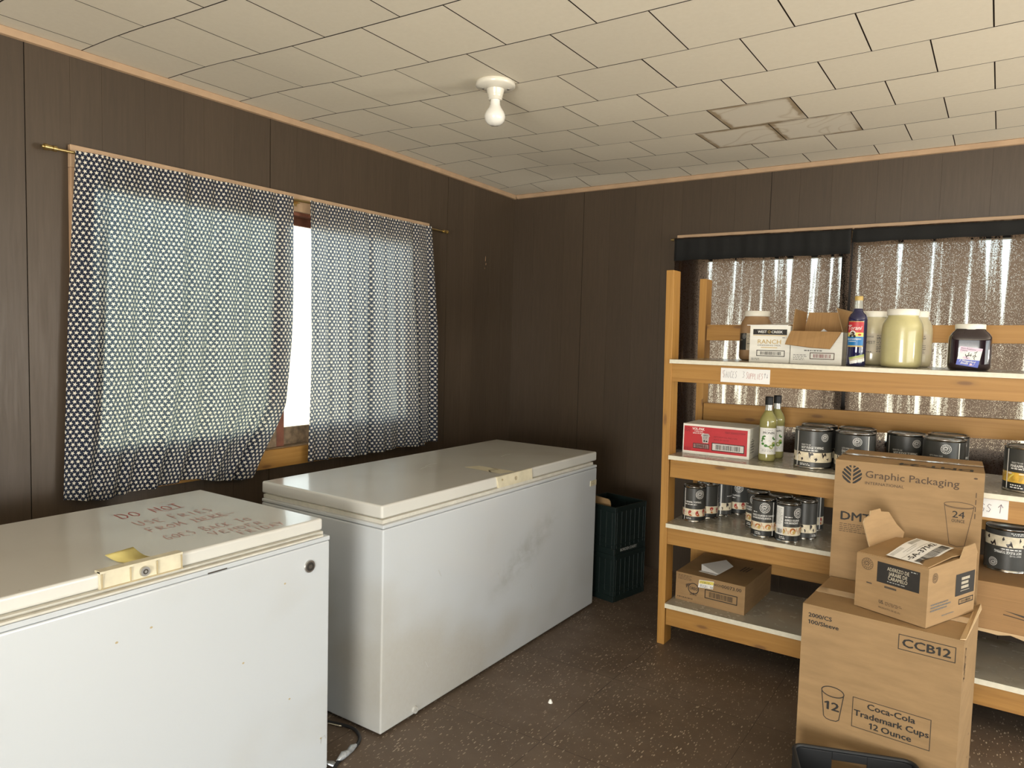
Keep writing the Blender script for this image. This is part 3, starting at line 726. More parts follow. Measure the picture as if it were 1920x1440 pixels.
tag(b.build('star_curtain', origin=(-2.90, 2.95, 0.81)), 'straight-hanging navy star-print curtain nearest the room corner, on left window', 'curtain', 'star curtains on the left window')
rd = thing('curtain_rod', 'thin brass curtain rod above the left window carrying star curtains', 'curtain rod', (-2.918, 2.40, 2.134), group='curtain rods')
b = MB(); b.tube([(-2.922, 1.31, 2.134), (-2.922, 3.53, 2.134)], 0.0055, 'brass'); b.build('rod', rd)
for y, d in ((1.31, -1), (3.53, 1)):
    b = MB()
    for y0, y1, r in ((0, .008, .006), (.008, .020, .011), (.020, .026, .007), (.026, .038, .0105), (.038, .050, .012), (.050, .058, .006)):
        b.tube([(-2.922, y+d*y0, 2.134), (-2.922, y+d*y1, 2.134)], r, 'brass', 12)
    b.build('finial', rd)
for y in (1.40, 2.41, 3.41):
    b = MB(); b.box(-2.9495, -2.917, y-0.005, y+0.005, 2.118, 2.128, 'brass'); b.box(-2.948, -2.943, y-0.010, y+0.010, 2.108, 2.140, 'brass'); b.build('bracket', rd)
b = cloth('y', 4.338, lambda z: -1.712, lambda z: lerp(z, [(0.8, -0.715), (2.12, -0.700)]), 2.128, lambda s_: 0.80+0.012*math.sin(7*s_), 11, 0.012, 'blackout', 21, 220, 40, -1)
bc = tag(b.build('blackout_curtain', origin=(-1.2, 4.338, 0.8)), 'worn dark curtain with sparkling pinholes at back window, left of the mullion', 'curtain', 'dark curtains on the back window')
b = cloth('y', 4.338, lambda z: -0.692, lambda z: 1.16, 2.128, lambda s_: 0.80+0.012*math.sin(9*s_), 17, 0.012, 'blackout', 33, 320, 40, -1)
bd = tag(b.build('blackout_curtain', origin=(0.2, 4.338, 0.8)), 'wider worn dark curtain with bright creases at back window, right of the mullion', 'curtain', 'dark curtains on the back window')
for par, xa, xb, zb_ in ((bc, -1.703, -0.700, 1.985), (bd, -0.693, 1.161, 2.046)):  # black hem strip paints the curtain head dark above the glass, without backlight
    b = MB(); n = 60; V = []
    for i in range(n+1):
        x = xa+(xb-xa)*i/n; w = 0.003*math.sin(37*x)+0.002*math.sin(91*x)
        for z_, d in ((2.117, 0), (2.10, .002), ((2.1+zb_)/2, .001), (zb_, 0)): V.append((x, 4.302+w+d, z_+(0.002*math.sin(23*x) if z_ == zb_ else 0)))
    b.add(V, [(4*i+q, 4*i+q+1, 4*i+q+5, 4*i+q+4) for i in range(n) for q in range(3)], 'black_cloth', True); b.build('unlit_header_hem', par, solid=0.002)
rd = thing('curtain_rod', 'thin rod with small brass end above the back window behind shelving', 'curtain rod', (-0.3, 4.352, 2.122), group='curtain rods')
b = MB(); b.tube([(-1.725, 4.353, 2.120), (1.20, 4.353, 2.120)], 0.005, 'dark_metal'); b.build('rod', rd)
for x, d in ((-1.725, -1), (1.20, 1)):
    b = MB(); b.tube([(x, 4.353, 2.120), (x+d*0.010, 4.353, 2.120)], 0.009, 'brass'); b.tube([(x+d*0.010, 4.353, 2.120), (x+d*0.022, 4.353, 2.120)], 0.0065, 'brass'); b.build('finial', rd)
for x in (-1.69, -0.697, 1.15):
    b = MB(); b.box(x-0.005, x+0.005, 4.345, 4.3785, 2.107, 2.115, 'brass'); b.box(x-0.008, x+0.008, 4.373, 4.378, 2.096, 2.124, 'brass'); b.build('bracket', rd)

# ------------------------------------------------------------------ bare bulb on the ceiling
lz = ceil_z(-1.722, 2.393)
lp = thing('ceiling_lamp', 'round white porcelain lampholder with an unlit bare bulb on the ceiling', 'ceiling lamp', (-1.722, 2.393, lz))
b = MB(); b.lathe([(0.001, 0.004), (0.070, 0.004), (0.078, -0.002), (0.079, -0.014), (0.074, -0.020), (0.034, -0.028), (0.001, -0.028)], 'porcelain', 48)
for a in (0.6, 3.74): b.lathe([(0.0005, -0.0265), (0.006, -0.0262), (0.006, -0.0225)], 'metal', 10, (0.05*math.cos(a), 0.05*math.sin(a)))
b.build('lamp_base', lp, False)
b = MB(); b.lathe([(0.036, -0.026), (0.033, -0.040), (0.029, -0.052), (0.029, -0.058), (0.027, -0.059), (0.027, -0.068), (0.024, -0.069), (0.018, -0.069)], 'porcelain', 36); b.build('socket', lp, False)
b = MB(); b.lathe([(0.0185, -0.062), (0.0195, -0.078), (0.021, -0.090), (0.028, -0.102), (0.036, -0.114), (0.041, -0.127), (0.0415, -0.136), (0.038, -0.150), (0.030, -0.160), (0.018, -0.1665), (0.0005, -0.1685)], 'bulb', 40); b.build('bulb', lp, False)

# ------------------------------------------------------------------ chest freezers
def freezer(label, y0, y1, ly0, ly1, zlid, lid_h, xf=-1.808, lx=-1.837, em='enamel'):
    t = thing('chest_freezer', label, 'freezer', ((-2.52+xf)/2, (y0+y1)/2, 0), group='white chest freezers')
    zt = zlid-lid_h
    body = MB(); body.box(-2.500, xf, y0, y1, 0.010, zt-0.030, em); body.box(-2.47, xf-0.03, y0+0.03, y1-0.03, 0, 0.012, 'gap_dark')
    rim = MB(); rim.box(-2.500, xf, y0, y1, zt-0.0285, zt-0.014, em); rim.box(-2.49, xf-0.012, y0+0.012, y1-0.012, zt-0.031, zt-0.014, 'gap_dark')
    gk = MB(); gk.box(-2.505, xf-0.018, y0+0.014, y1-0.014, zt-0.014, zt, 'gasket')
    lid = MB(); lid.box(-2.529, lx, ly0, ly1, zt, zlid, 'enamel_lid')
    return t, body, rim, gk, lid
# far one, along the window wall
t, body, rim, gk, lid = freezer('long white chest freezer with a bare lid, standing nearest the room corner', 1.884, 3.560, 1.906, 3.610, 0.858, 0.050)
mp = Flat((-1.808, 0, 0), (0, 1, 0), (0, 0, 1), 0.0008)
for u, v in ((2.20, 0.55), (2.13, 0.20), (3.05, 0.62), (2.62, 0.43), (2.9, 0.30)):
    stroke(body, mp, [(u, v), (u+0.012, v-0.02), (u+0.018, v-0.03)], 0.003, 'grey_print')
body.build('body', t, bevel=0.006, segs=3); rim.build('rim', t, bevel=0.004); gk.build('gasket', t)
mpl = Flat((-1.837, 0, 0.858), (0, 1, 0), (-1, 0, 0), 0.0006)
poly(lid, mpl, [(2.705, 0.03), (2.80, 0.012), (2.805, 0.225), (2.73, 0.26)], 'cream_plastic')
stroke(lid, mpl, [(2.71, 0.09), (2.74, 0.12), (2.79, 0.10), (2.80, 0.15)], 0.008, 'cream_dark')
for u, v in ((2.55, 0.38), (2.62, 0.41), (3.1, 0.30)): stroke(lid, mpl, [(u, v), (u+0.06, v+0.015), (u+0.1, v+0.01)], 0.0025, 'grey_print')
lid.build('lid', t, bevel=0.008, segs=3)
b = MB(); b.slab([(-1.826, 2.640, 0.8055), (-1.826, 2.921, 0.8055), (-1.831, 2.921, 0.8595), (-1.831, 2.628, 0.8595)], 0.012, 'cream_plastic'); h = b.build('lid_handle', t, bevel=0.002, segs=2)
b = MB(); mp = Flat((-1.8275, 0, 0), (0, 1, 0), (0, 0, 1), 0.001)
ring(b, mp, 2.777, 0.833, 0.0085, 0.003, 'cream_dark'); rect(b, mp, 2.7755, 0.828, 2.7785, 0.838, 'gap_dark'); b.build('key_hole', h)
b = MB(); b.tube([(-1.828, 2.665, 0.842), (-1.825, 2.665, 0.842)], 0.0045, 'cream_dark', 14); b.build('screw', h)
b = MB(); b.box(-1.809, -1.804, 3.484, 3.552, 0.684, 0.713, 'cream_plastic'); mp = Flat((-1.804, 0, 0), (0, 1, 0), (0, 0, 1), 0.0006); frame(b, mp, 3.489, 0.688, 3.547, 0.709, 0.0018, 'cream_dark'); lines(b, mp, 3.497, 0.694, 3.540, 0.703, 1, 'cream_dark'); b.build('badge', t, bevel=0.001)
b = MB(); mp = Flat((-1.808, 0, 0), (0, 1, 0), (0, 0, 1), 0.004)
b.tube([(-1.812, 2.072, 0.028), (-1.800, 2.072, 0.028)], [0.0155, 0.0135], 'enamel', 24); ring(b, Flat((-1.800, 0, 0), (0, 1, 0), (0, 0, 1), 0.0008), 2.072, 0.028, 0.009, 0.0016, 'gasket'); b.build('drain_plug', t)
# near one, lettered in red marker
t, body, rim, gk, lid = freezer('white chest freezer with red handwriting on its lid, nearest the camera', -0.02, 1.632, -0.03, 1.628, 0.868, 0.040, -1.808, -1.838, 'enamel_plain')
mp = Flat((-1.808, 0, 0), (0, 1, 0), (0, 0, 1), 0.0008)
for u, v in ((1.02, 0.70), (0.93, 0.69), (1.45, 0.70), (1.3, 0.5), (1.47, 0.32), (1.6, 0.13)): blob(body, mp, u, v, 0.004, 0.003, 'cream_dark')
stroke(body, mp, [(1.600, 0.112), (1.603, 0.128), (1.617, 0.133), (1.622, 0.120)], 0.003, 'grey_print')
body.build('body', t, bevel=0.006, segs=3)
rim.box(-1.815, -1.802, 0.0, 1.60, 0.817, 0.824, 'gasket'); rim.build('rim', t, bevel=0.002)
gk.build('gasket', t)
mpl = Flat((-1.838, 0, 0.868), (0, 1, 0), (-1, 0, 0), 0.0006)
def L(s_, x, y, h, w, sd, m='red_marker', pen=0.0045, slope=0.0): hand(lid, mpl, s_, y, -1.838-x, h, w, pen, m, sd, 0.85, slope=slope); lid_dummy = 0
def L(s_, x, y, h, w, sd, m='red_marker', pen=0.0045, slope=0.02): hand(lid, mpl, s_, y, -x-1.838, h, w, pen, m, sd, 0.85, slope=slope)
L('DO NOT', -2.315, 1.215, 0.075, 0.225, 1)
stroke(lid, mpl, [(1.35, 0.470), (1.43, 0.480)], 0.003, 'red_marker')
L('USE FRIES', -2.190, 1.205, 0.060, 0.265, 2, 'pink_marker')
L('FROM HERE', -2.100, 1.190, 0.055, 0.275, 3, 'pink_marker')
stroke(lid, mpl, [(1.33, 0.262), (1.49, 0.285)], 0.0025, 'pink_marker')
L('GOES BACK TO', -1.985, 1.175, 0.055, 0.300, 4, 'pink_marker', 0.0036)
L('VENDER', -1.925, 1.285, 0.045, 0.190, 5, 'pink_marker', 0.0036)
L('FRIDAY', -1.868, 1.345, 0.045, 0.165, 6, 'pink_marker', 0.0036)
stroke(lid, mpl, [(1.40, 0.592), (1.425, 0.600), (1.44, 0.594), (1.458, 0.602)], 0.0022, 'pink_marker')
lid.build('lid', t, bevel=0.008, segs=3)
b = MB(); b.slab([(-1.828, 0.902, 0.8285), (-1.828, 1.122, 0.8285), (-1.831, 1.122, 0.8735), (-1.831, 0.902, 0.8735)], 0.014, 'cream_plastic'); b.box(-1.856, -1.827, 0.902, 1.122, 0.8690, 0.8745, 'cream_plastic')
for y in (0.9055, 0.978, 1.049, 1.1185): b.box(-1.8285, -1.8255, y-0.0012, y+0.0012, 0.832, 0.868, 'cream_dark')
b.box(-1.8285, -1.8255, 0.902, 1.122, 0.8285, 0.8315, 'cream_dark'); h = b.build('lid_handle', t)
b = MB(); b.tube([(-1.829, 1.015, 0.848), (-1.823, 1.015, 0.848)], [0.0135, 0.0125], 'metal', 28); b.tube([(-1.8232, 1.015, 0.848), (-1.8222, 1.015, 0.848)], 0.007, 'gap_dark', 20); b.tube([(-1.8224, 1.015, 0.848), (-1.8214, 1.015, 0.848)], 0.0035, 'metal', 14); b.build('lock', h)
b = MB(); b.tube([(-1.810, 1.546, 0.731), (-1.803, 1.546, 0.731)], [0.0215, 0.0195], 'metal', 32); b.tube([(-1.8035, 1.546, 0.731), (-1.8022, 1.546, 0.731)], 0.0145, 'dark_metal', 28); b.tube([(-1.8024, 1.546, 0.731), (-1.8005, 1.546, 0.731)], 0.0065, 'gap_dark', 16); b.build('dial', t)
b = MB(); b.box(-1.8105, -1.8065, 1.185, 1.245, 0.7995, 0.8030, 'gap_dark'); b.build('latch_slot', t)
# sticky note curling off the lid
b = MB(); n = 8; V = []
for i in range(n+1):
    for k in range(2):
        s_ = i/n; zz = 0.8695+0.018*max(0, s_-0.35)**1.5*(1.0 if k else 0.6)*2.0
        a = Vector((-1.868, 0.985)).lerp(Vector((-1.938, 0.968)), s_); d = Vector((0.008, 0.072))
        p = a+d*k; V.append((p.x, p.y, zz))
b.add(V, [(2*i, 2*i+1, 2*i+3, 2*i+2) for i in range(n)], 'note', True)
o = b.build('sticky_note', origin=(-1.90, 1.01, 0.8685), solid=0.0006); tag(o, 'yellow sticky note curling up on the near freezer lid behind its handle', 'note')
# power cord and scraps between the freezers
b = MB()
def smooth(P, k=6):
    Q = []; P = [Vector(p) for p in P]; P = [P[0]]+P+[P[-1]]
    for i in range(1, len(P)-2):
        for j in range(k):
            s_ = j/k; a, c, d, e_ = P[i-1], P[i], P[i+1], P[i+2]
            Q.append(0.5*((2*c)+(d-a)*s_+(2*a-5*c+4*d-e_)*s_*s_+(3*c-a-3*d+e_)*s_**3))
    Q.append(P[-2]); return Q
cd = thing('power_cord', 'black power cord partly wrapped in silver tape on floor between the freezers', 'cord', (-1.87, 1.78, 0))
b = MB(); b.tube(smooth([(-2.30, 1.75, .006), (-2.15, 1.80, .006), (-2.02, 1.845, .006), (-1.93, 1.862, .007), (-1.865, 1.835, .008), (-1.835, 1.795, .008), (-1.823, 1.745, .008), (-1.812, 1.69, .008), (-1.798, 1.655, .007), (-1.785, 1.62, .006)]), 0.006, 'black_rubber', 10); b.build('cable', cd)
b = MB(); b.tube([(-1.833, 1.786, .010), (-1.826, 1.760, .014), (-1.820, 1.735, .011), (-1.815, 1.708, .016), (-1.812, 1.680, .010)], [0.006, 0.013, 0.010, 0.014, 0.006], 'duct_tape', 6); b.build('tape_wrap', cd)
b = MB(); b.slab([(-2.06, 1.832, .004), (-1.98, 1.842, .010), (-1.975, 1.858, .004), (-2.06, 1.850, .003)], 0.003, 'cream_print'); tag(b.build('paper_scrap', origin=(-2.02, 1.845, 0)), 'small cream paper scrap on floor beside the black power cord', 'scrap')
b = MB(); b.slab([(-1.846, 1.655, .012), (-1.822, 1.640, .020), (-1.796, 1.655, .010), (-1.808, 1.675, .006), (-1.830, 1.680, .004)], 0.004, 'duct_tape'); tag(b.build('foil_scrap', origin=(-1.82, 1.66, 0.0)), 'crumpled silver scrap on floor at the near freezer front corner', 'scrap')
b = MB(); b.lathe([(0.0005, 0.016), (0.005, 0.013), (0.008, 0.006), (0.010, 0.001), (0.0005, 0)], 'white_print', 7, (-1.436, 2.482), False); tag(b.build('paper_crumb', origin=(-1.436, 2.482, 0)), 'tiny white crumb lying alone on the open speckled floor', 'crumb')

# ------------------------------------------------------------------ milk crates in the corner
def crate(label, o, z, name_it):
    U = Vector((-0.979, 0.2, 0)).normalized(); Vv = Vector((0.2, 0.979, 0)).normalized(); o = Vector((o[0], o[1], z))
    t = thing('milk_crate', label, 'crate', tuple(o+U*0.15+Vv*0.15), 0, 'stacked milk crates')
    b = MB(); S = 0.300; H = 0.272
    def bx(u0, u1, v0, v1, z0, z1, m='green_plastic'):
        P = [o+U*u+Vv*v for u, v in ((u0, v0), (u0, v1), (u1, v1), (u1, v0))]
        b.prism([(p.x, p.y) for p in P], z+z0, z+z1, m)
    W_ = 0.012
    bx(0.005, S-0.005, 0.005, S-0.005, 0, 0.012)
    for (u0, u1, v0, v1) in ((0, S, 0, W_), (0, S, S-W_, S), (0, W_, W_, S-W_), (S-W_, S, W_, S-W_)):
        along_u = (u1-u0) > (v1-v0)
        bx(u0, u1, v0, v1, 0, 0.035); bx(u0, u1, v0, v1, 0.242, H); bx(u0, u1, v0, v1, 0.052, 0.060); bx(u0, u1, v0, v1, 0.088, 0.093)
        i0, i1 = (0.003, W_-0.003)
        if along_u:
            q = v0+0.003; bx(u0, u1, q, q+0.005, 0.035, 0.242)
            for k in range(7): c = u0+0.02+k*0.0418; bx(c, c+0.008, v0, v1, 0.035, 0.242)
        else:
            q = u0+0.003; bx(q, q+0.005, v0, v1, 0.035, 0.242)
            for k in range(7): c = v0+0.008+k*0.0418; bx(u0, u1, c, c+0.008, 0.035, 0.242)
    if name_it:
        mp = Flat(tuple(o), tuple(Vv), (0, 0, 1), 0.0012)
        text(b, mp, 'BORDEN DAIRY', 0.055, 0.014, 0.016, 'grey_print', 0.155, 0.01)
    b.build('crate_body', t, bevel=0.002)
    return t
crate('lower dark green milk crate on the floor between freezer and shelving', (-1.728, 3.655), 0.0, False)
crate('upper dark green milk crate with white lettering, stacked beside the far freezer', (-1.730, 3.655), 0.2725, True)
b = MB(); P = []
Uc = Vector((-0.979, 0.2)).normalized()
for u, zz in ((0.075, 0.30), (0.075, 0.545), (0.080, 0.562), (0.092, 0.572), (0.26, 0.580), (0.26, 0.30)):
    q = Vector((-1.730, 3.655))+Uc*u+Vector((0.2, 0.979)).normalized()*0.05; P.append((q.x, q.y, zz))
b.slab(P, 0.004, 'card'); o = b.build('cardboard_sheet', origin=(-1.88, 3.74, 0.30)); tag(o, 'brown cardboard sheet poking out of the upper milk crate', 'cardboard')

# ------------------------------------------------------------------ pine shelving
sh = thing('shelving_unit', 'home-made pine shelving unit with cream boards in front of back window', 'shelf', (-0.1, 3.56, 0))
def post(x, y0, y1, z1, lean, nm='post'):
    b = MB(); b.prism([(x, y0), (x+0.038, y0), (x+0.038, y1), (x, y1)], 0, z1, 'pine_z', [(x+lean, y0), (x+0.038+lean, y0), (x+0.038+lean, y1), (x+lean, y1)]); return b.build(nm, sh, bevel=0.002)
post(-1.318, 3.306, 3.395, 1.826, -0.026); post(-1.338, 3.802, 3.890, 1.824, -0.016)
post(1.10, 3.306, 3.395, 1.826, 0.0); post(1.10, 3.802, 3.890, 1.824, 0.0)
for x0, x1, z0, z1 in ((-1.304, 1.10, 1.294, 1.381), (-1.288, 1.10, 0.830, 0.919), (-1.290, -0.20, 0.500, 0.586), (-1.279, 1.10, 0.100, 0.190)):
    b = MB(); b.box(x0, x1, 3.312, 3.348, z0, z1, 'pine_x'); b.build('front_rail', sh, bevel=0.0015)
for za, zb_, zc, zd in ((1.497, 1.580, 1.530, 1.606), (1.056, 1.160, 1.128, 1.206), (0.690, 0.775, 0.690, 0.775), (0.300, 0.385, 0.300, 0.385)):
    b = MB(); x0 = -1.304; x1 = 1.10
    V = [(x0, 3.802, za), (x1, 3.802, zc), (x1, 3.838, zc), (x0, 3.838, za), (x0, 3.802, zb_), (x1, 3.802, zd), (x1, 3.838, zd), (x0, 3.838, zb_)]
    b.add(V, [(0, 1, 5, 4), (1, 2, 6, 5), (2, 3, 7, 6), (3, 0, 4, 7), (4, 5, 6, 7), (3, 2, 1, 0)], 'pine_x'); b.build('back_rail', sh, bevel=0.0015)
def board(x0, x1, z0, z1, y0=3.288, y1=3.800):
    b = MB(); b.box(x0, x1, y0, y1, z0, z1-0.0006, 'shelf_edge'); b.add([(x0, y0, z1), (x1, y0, z1), (x1, y1, z1), (x0, y1, z1)], [(0, 1, 2, 3)], 'melamine'); b.build('shelf_board', sh)
board(-1.303, 1.10, 1.382, 1.401); board(-1.290, 1.10, 0.920, 0.940); board(-1.289, -0.20, 0.587, 0.607); board(-1.278, 1.10, 0.191, 0.213)
board(-0.17, 1.10, 0.386, 0.406, 3.36)
for z0 in (0.100,):
    pass
b = MB(); b.box(-0.238, -0.20, 3.349, 3.80, 0.213, 0.587, 'pine_y'); b.build('divider', sh)

# hand-lettered paper notices on the rails
def notice(name, foot_u, z0, z1, label, draw):
    b = MB(); b.box(foot_u[0], foot_u[1], 3.3095, 3.3115, z0, z1, 'paper'); mp = Flat((foot_u[0], 3.3095, z0), (1, 0, 0), (0, 0, 1), 0.0005)
    draw(b, mp); tag(b.build(name, origin=((foot_u[0]+foot_u[1])/2, 3.311, z0)), label, 'sign')
def dr(b, mp):
    hand(b, mp, 'SAUCES', 0.010, 0.020, 0.036, 0.066, 0.0017, 'grey_marker', 3, 0.85)
    stroke(b, mp, [(0.016, 0.051), (0.009, 0.053), (0.008, 0.042), (0.015, 0.033), (0.010, 0.022)], 0.0017, 'pink_marker')
    hand(b, mp, '3', 0.098, 0.024, 0.030, 0.014, 0.0017, 'grey_marker', 4)
    hand(b, mp, 'SUPPLIES', 0.116, 0.020, 0.030, 0.076, 0.0019, 'pink_marker', 5, 0.85)
    hand(b, mp, '^|', 0.194, 0.026, 0.022, 0.022, 0.0016, 'grey_marker', 6)
notice('paper_sign', (-1.060, -0.839), 1.306, 1.371, 'white paper sign lettered SAUCES on the top shelf rail', dr)
def dr(b, mp):
    hand(b, mp, 'TOPPINGS', 0.012, 0.022, 0.032, 0.172, 0.0018, 'purple_marker', 8, 0.95)
    hand(b, mp, '^', 0.196, 0.022, 0.034, 0.030, 0.0020, 'purple_marker', 9)
notice('paper_sign', (-0.168, 0.065), 0.842, 0.915, 'white paper sign with an upward arrow, partly behind the tall carton', dr)

# ================================================================== goods
def facing(x, y): return math.atan2(-x, y)
def emblem(b, mp, cu, cv, r, m='white_print'):
    ring(b, mp, cu, cv, r, r*0.09, m); ring(b, mp, cu, cv, r*0.62, r*0.07, m, 24)
    for k in range(14):
        a = 2*math.pi*k/14; stroke(b, mp, [(cu+r*.72*math.cos(a), cv+r*.72*math.sin(a)), (cu+r*.88*math.cos(a+.12), cv+r*.88*math.sin(a+.12))], r*0.10, m, 1.2)
    stroke(b, mp, circle_pts(cu-r*.08, cv+r*.06, r*.36, r*.30, 14, 0.5, 4.6), r*0.11, m, 1.2)
    stroke(b, mp, [(cu-r*.25, cv-r*.30), (cu+r*.02, cv+r*.02), (cu+r*.10, cv-r*.34), (cu+r*.36, cv+r*.24)], r*0.13, m, 1.2)
    stroke(b, mp, [(cu-r*.1, cv+r*.42), (cu+r*.3, cv+r*.32)], r*0.10, m, 1.2)
def tin(label, x, y, z, R, H, pic, titles, logo_u, logo_v, logo_r, turn=0.0, seam=None, panel=None, group=None, flip=False, rz=None, band=(0.030, 0.073)):
    """a tin with a grey paper label: body, label, lid"""
    t = thing('food_tin', label, 'can', (x, y, z+(H if flip else 0)), (facing(x, y) if rz is None else rz)+turn, group)
    if flip: t.rotation_euler = (math.pi, 0, t.rotation_euler[2])
    b = MB(); b.lathe([(0.001, 0.004), (R-0.006, 0.004), (R-0.003, 0), (R+0.001, 0.001), (R+0.0012, 0.004), (R-0.001, 0.006), (R-0.001, H-0.006), (R+0.0012, H-0.004), (R+0.001, H-0.001), (R-0.003, H), (R-0.0055, H-0.005)], 'tin', 48)
    b.build('tin_body', t, False)
    l = MB(); l.lathe([(R-0.0003, 0.009), (R-0.0003, H-0.010)], 'slate', 64); mp = Cyl(R-0.0003, 0, 0, 0.0005)
    b0, b1 = band; bk = {'fudge': 'cream_print', 'caramel': 'cream_print', 'berry': 'cream_print', 'pineapple': 'pineapple'}[pic]
    l.lathe([(R+0.0001, b0), (R+0.0001, b1)], bk, 64); l.lathe([(R+0.0001, 0.009), (R+0.0001, b0)], 'slate_dark' if pic != 'fudge' else 'slate', 64)
    Rn = random.Random(int(abs(x*977+y*331)*10)); hb = b1-b0; mid = (b0+b1)/2
    half = R*math.pi
    if pic == 'fudge':
        for k in range(9):
            u = -half*0.95+k*half*0.235
            poly(l, mp, [(u+a*R*Rn.uniform(.8, 1.2), b0+hb*c_) for a, c_ in ((-.20, .98), (.02, .98), (.10, .70), (.22, .55), (.30, .30), (.20, .06), (-.02, .22), (-.16, .48))], 'fudge', 1.6)
            blob(l, mp, u+R*.02, b0+hb*Rn.uniform(.16, .26), R*Rn.uniform(.12, .17), hb*Rn.uniform(.12, .2), 'cream_print', 2.0); blob(l, mp, u+R*.13, mid+hb*Rn.uniform(.0, .2), R*.10, hb*Rn.uniform(.15, .24), 'cream_print', 2.0)
    elif pic == 'caramel':
        for k in range(8):
            u = -half*0.95+k*half*0.27; blob(l, mp, u, mid+hb*Rn.uniform(-.05, .15), R*.26, hb*Rn.uniform(.28, .38), 'caramel', 1.6); blob(l, mp, u+R*.1, mid-hb*.1, R*.13, hb*.22, 'gold', 2.0)
            stroke(l, mp, [(u+R*.3, b1-hb*.1), (u+R*.36, mid), (u+R*.48, mid+hb*.1), (u+R*.5, b0+hb*.2)], R*.05, 'caramel', 2.0)
    elif pic == 'berry':
        for k in range(10):
            u = -half*0.95+k*half*0.21; blob(l, mp, u, mid+hb*Rn.uniform(-.1, .22), R*.17, hb*Rn.uniform(.25, .36), 'berry', 1.6); blob(l, mp, u+R*.17, mid+hb*Rn.uniform(-.25, .25), R*.10, hb*.24, 'cream_print', 2.0); blob(l, mp, u+R*.06, b0+hb*.18, R*.15, hb*.13, 'caramel', 1.8)
    else:
        for k in range(12):
            u = -half*0.95+k*half*0.17; stroke(l, mp, [(u, b0+hb*.15), (u+R*.12, mid), (u+R*.3, b1-hb*.15)], R*Rn.uniform(.05, .10), 'gold' if k % 2 else 'yellow', 1.6); blob(l, mp, u+R*.1, b1-hb*.12, R*.12, hb*.08, 'cream_print', 1.8)
    emblem(l, mp, logo_u, logo_v, logo_r)
    for (s_, u, v, h, w, bold) in titles:
        if s_ == '~': lines(l, mp, u, v, u+w, v+h, 1, 'white_print', 0.8, 5, 1.4)
        else: text(l, mp, s_, u, v, h, 'white_print', w, bold, k=1.4)
    lines(l, mp, -R*.7, 0.013, -R*.1, b0-0.005, 2, 'white_print', 0.5, 4, 1.4)
    if seam is not None: rect(l, mp, seam, 0.010, seam+0.0045, H-0.012, 'white_print', 2.4)
    if panel is not None:
        u0, u1 = panel; rect(l, mp, u0, b0, u1, H-0.016, 'white_print', 2.2); lines(l, mp, u0+.003, b0+.045, u1-.003, H-0.022, 12, 'grey_print', .5, 9, 2.6); barcode(l, mp, u0+.004, b0+.004, u1-.003, b0+.030, 'ink', k=2.4)
    l.build('label', t, False)
    d = MB(); d.lathe([(0.0005, H-0.006), (R*0.45, H-0.006), (R*0.47, H-0.0048), (R*0.50, H-0.006), (R*0.78, H-0.006), (R*0.80, H-0.0045), (R*0.83, H-0.006), (R-0.005, H-0.006)], 'tin', 48); d.build('lid', t, False)
    return t
def dup(src, label, x, y, z, rz):
    r = src.copy(); COL.objects.link(r); r['label'] = label; r.location = (x, y, z); r.rotation_euler = (0, 0, rz)
    for ch in src.children:
        c = ch.copy(); COL.objects.link(c); c.parent = r
    return r
RB, HB, RS, HS = 0.0785, 0.176, 0.0535, 0.175
Z2, Z3, Z1, Z4 = 0.9406, 0.6076, 1.4016, 0.2136
GB = 'large grey-label tins on the middle shelf'
fud = [('READY TO USE', -0.050, 0.103, 0.0062, 0.040, 0.0), ('HOT FUDGE TOPPING', -0.050, 0.0885, 0.0105, 0.094, 0.012), ('~', -0.050, 0.0785, 0.0055, 0.080, 0)]
cho = [('LISTO PARA USAR', -0.052, 0.105, 0.0062, 0.050, 0.0), ('DULCE DE', -0.052, 0.091, 0.0095, 0.046, 0.012), ('CHOCOLATE CALIENTE', -0.052, 0.078, 0.0095, 0.100, 0.012)]
A = tin('large hot fudge tin with grey label at the front, right of the syrup bottles', -0.668, 3.440, Z2, RB, HB, 'fudge', fud, 0.050, 0.140, 0.0165, 0, -0.0735, None, GB)
B = tin('large hot chocolate tin with Spanish label, front row behind the tall carton', -0.497, 3.432, Z2, RB, HB, 'fudge', cho, 0.010, 0.139, 0.0175, 0, 0.055, None, GB)
dup(A, 'large grey tin second in line behind the front hot fudge tin', -0.676, 3.602, Z2, facing(-0.676, 3.602)-1.2)
dup(B, 'large grey tin second in line behind the front Spanish hot chocolate tin', -0.512, 3.594, Z2, facing(-0.512, 3.594)+0.25)
C = tin('large grey tin behind the tall carton, left of the two right-hand tins', -0.310, 3.560, Z2, RB, HB, 'fudge', [('READY TO USE', -0.055, 0.103, 0.0062, 0.040, 0.0)]+fud[1:], 0.040, 0.138, 0.0165, 0, -0.080, None, GB)
D = tin('large grey tin with centred round emblem peeking over the tall carton', -0.166, 3.482, Z2, RB, HB, 'fudge', cho, 0.008, 0.138, 0.0185, 0, 0.056, None, GB)
dup(D, 'large grey tin at the back, behind the centred-emblem tin', -0.160, 3.650, Z2, facing(-0.16, 3.65)+0.7)
E_ = tin('pineapple topping tin with yellow picture band at the right frame edge', 0.119, 3.450, Z2, RB, HB, 'pineapple', [('READY TO USE', -0.054, 0.110, 0.0062, 0.040, 0.0), ('PINEAPPLE TOPPING', -0.058, 0.0955, 0.0105, 0.104, 0.012), ('~', -0.056, 0.087, 0.0055, 0.080, 0)], 0.012, 0.140, 0.0165, 0, -0.0735, None, GB, band=(0.036, 0.076))
GS = 'tall narrow grey-label tins on the third shelf'
car = [('CARAMEL TOPPING', -0.046, 0.0945, 0.0082, 0.080, 0.012), ('~', -0.046, 0.084, 0.0045, 0.065, 0)]
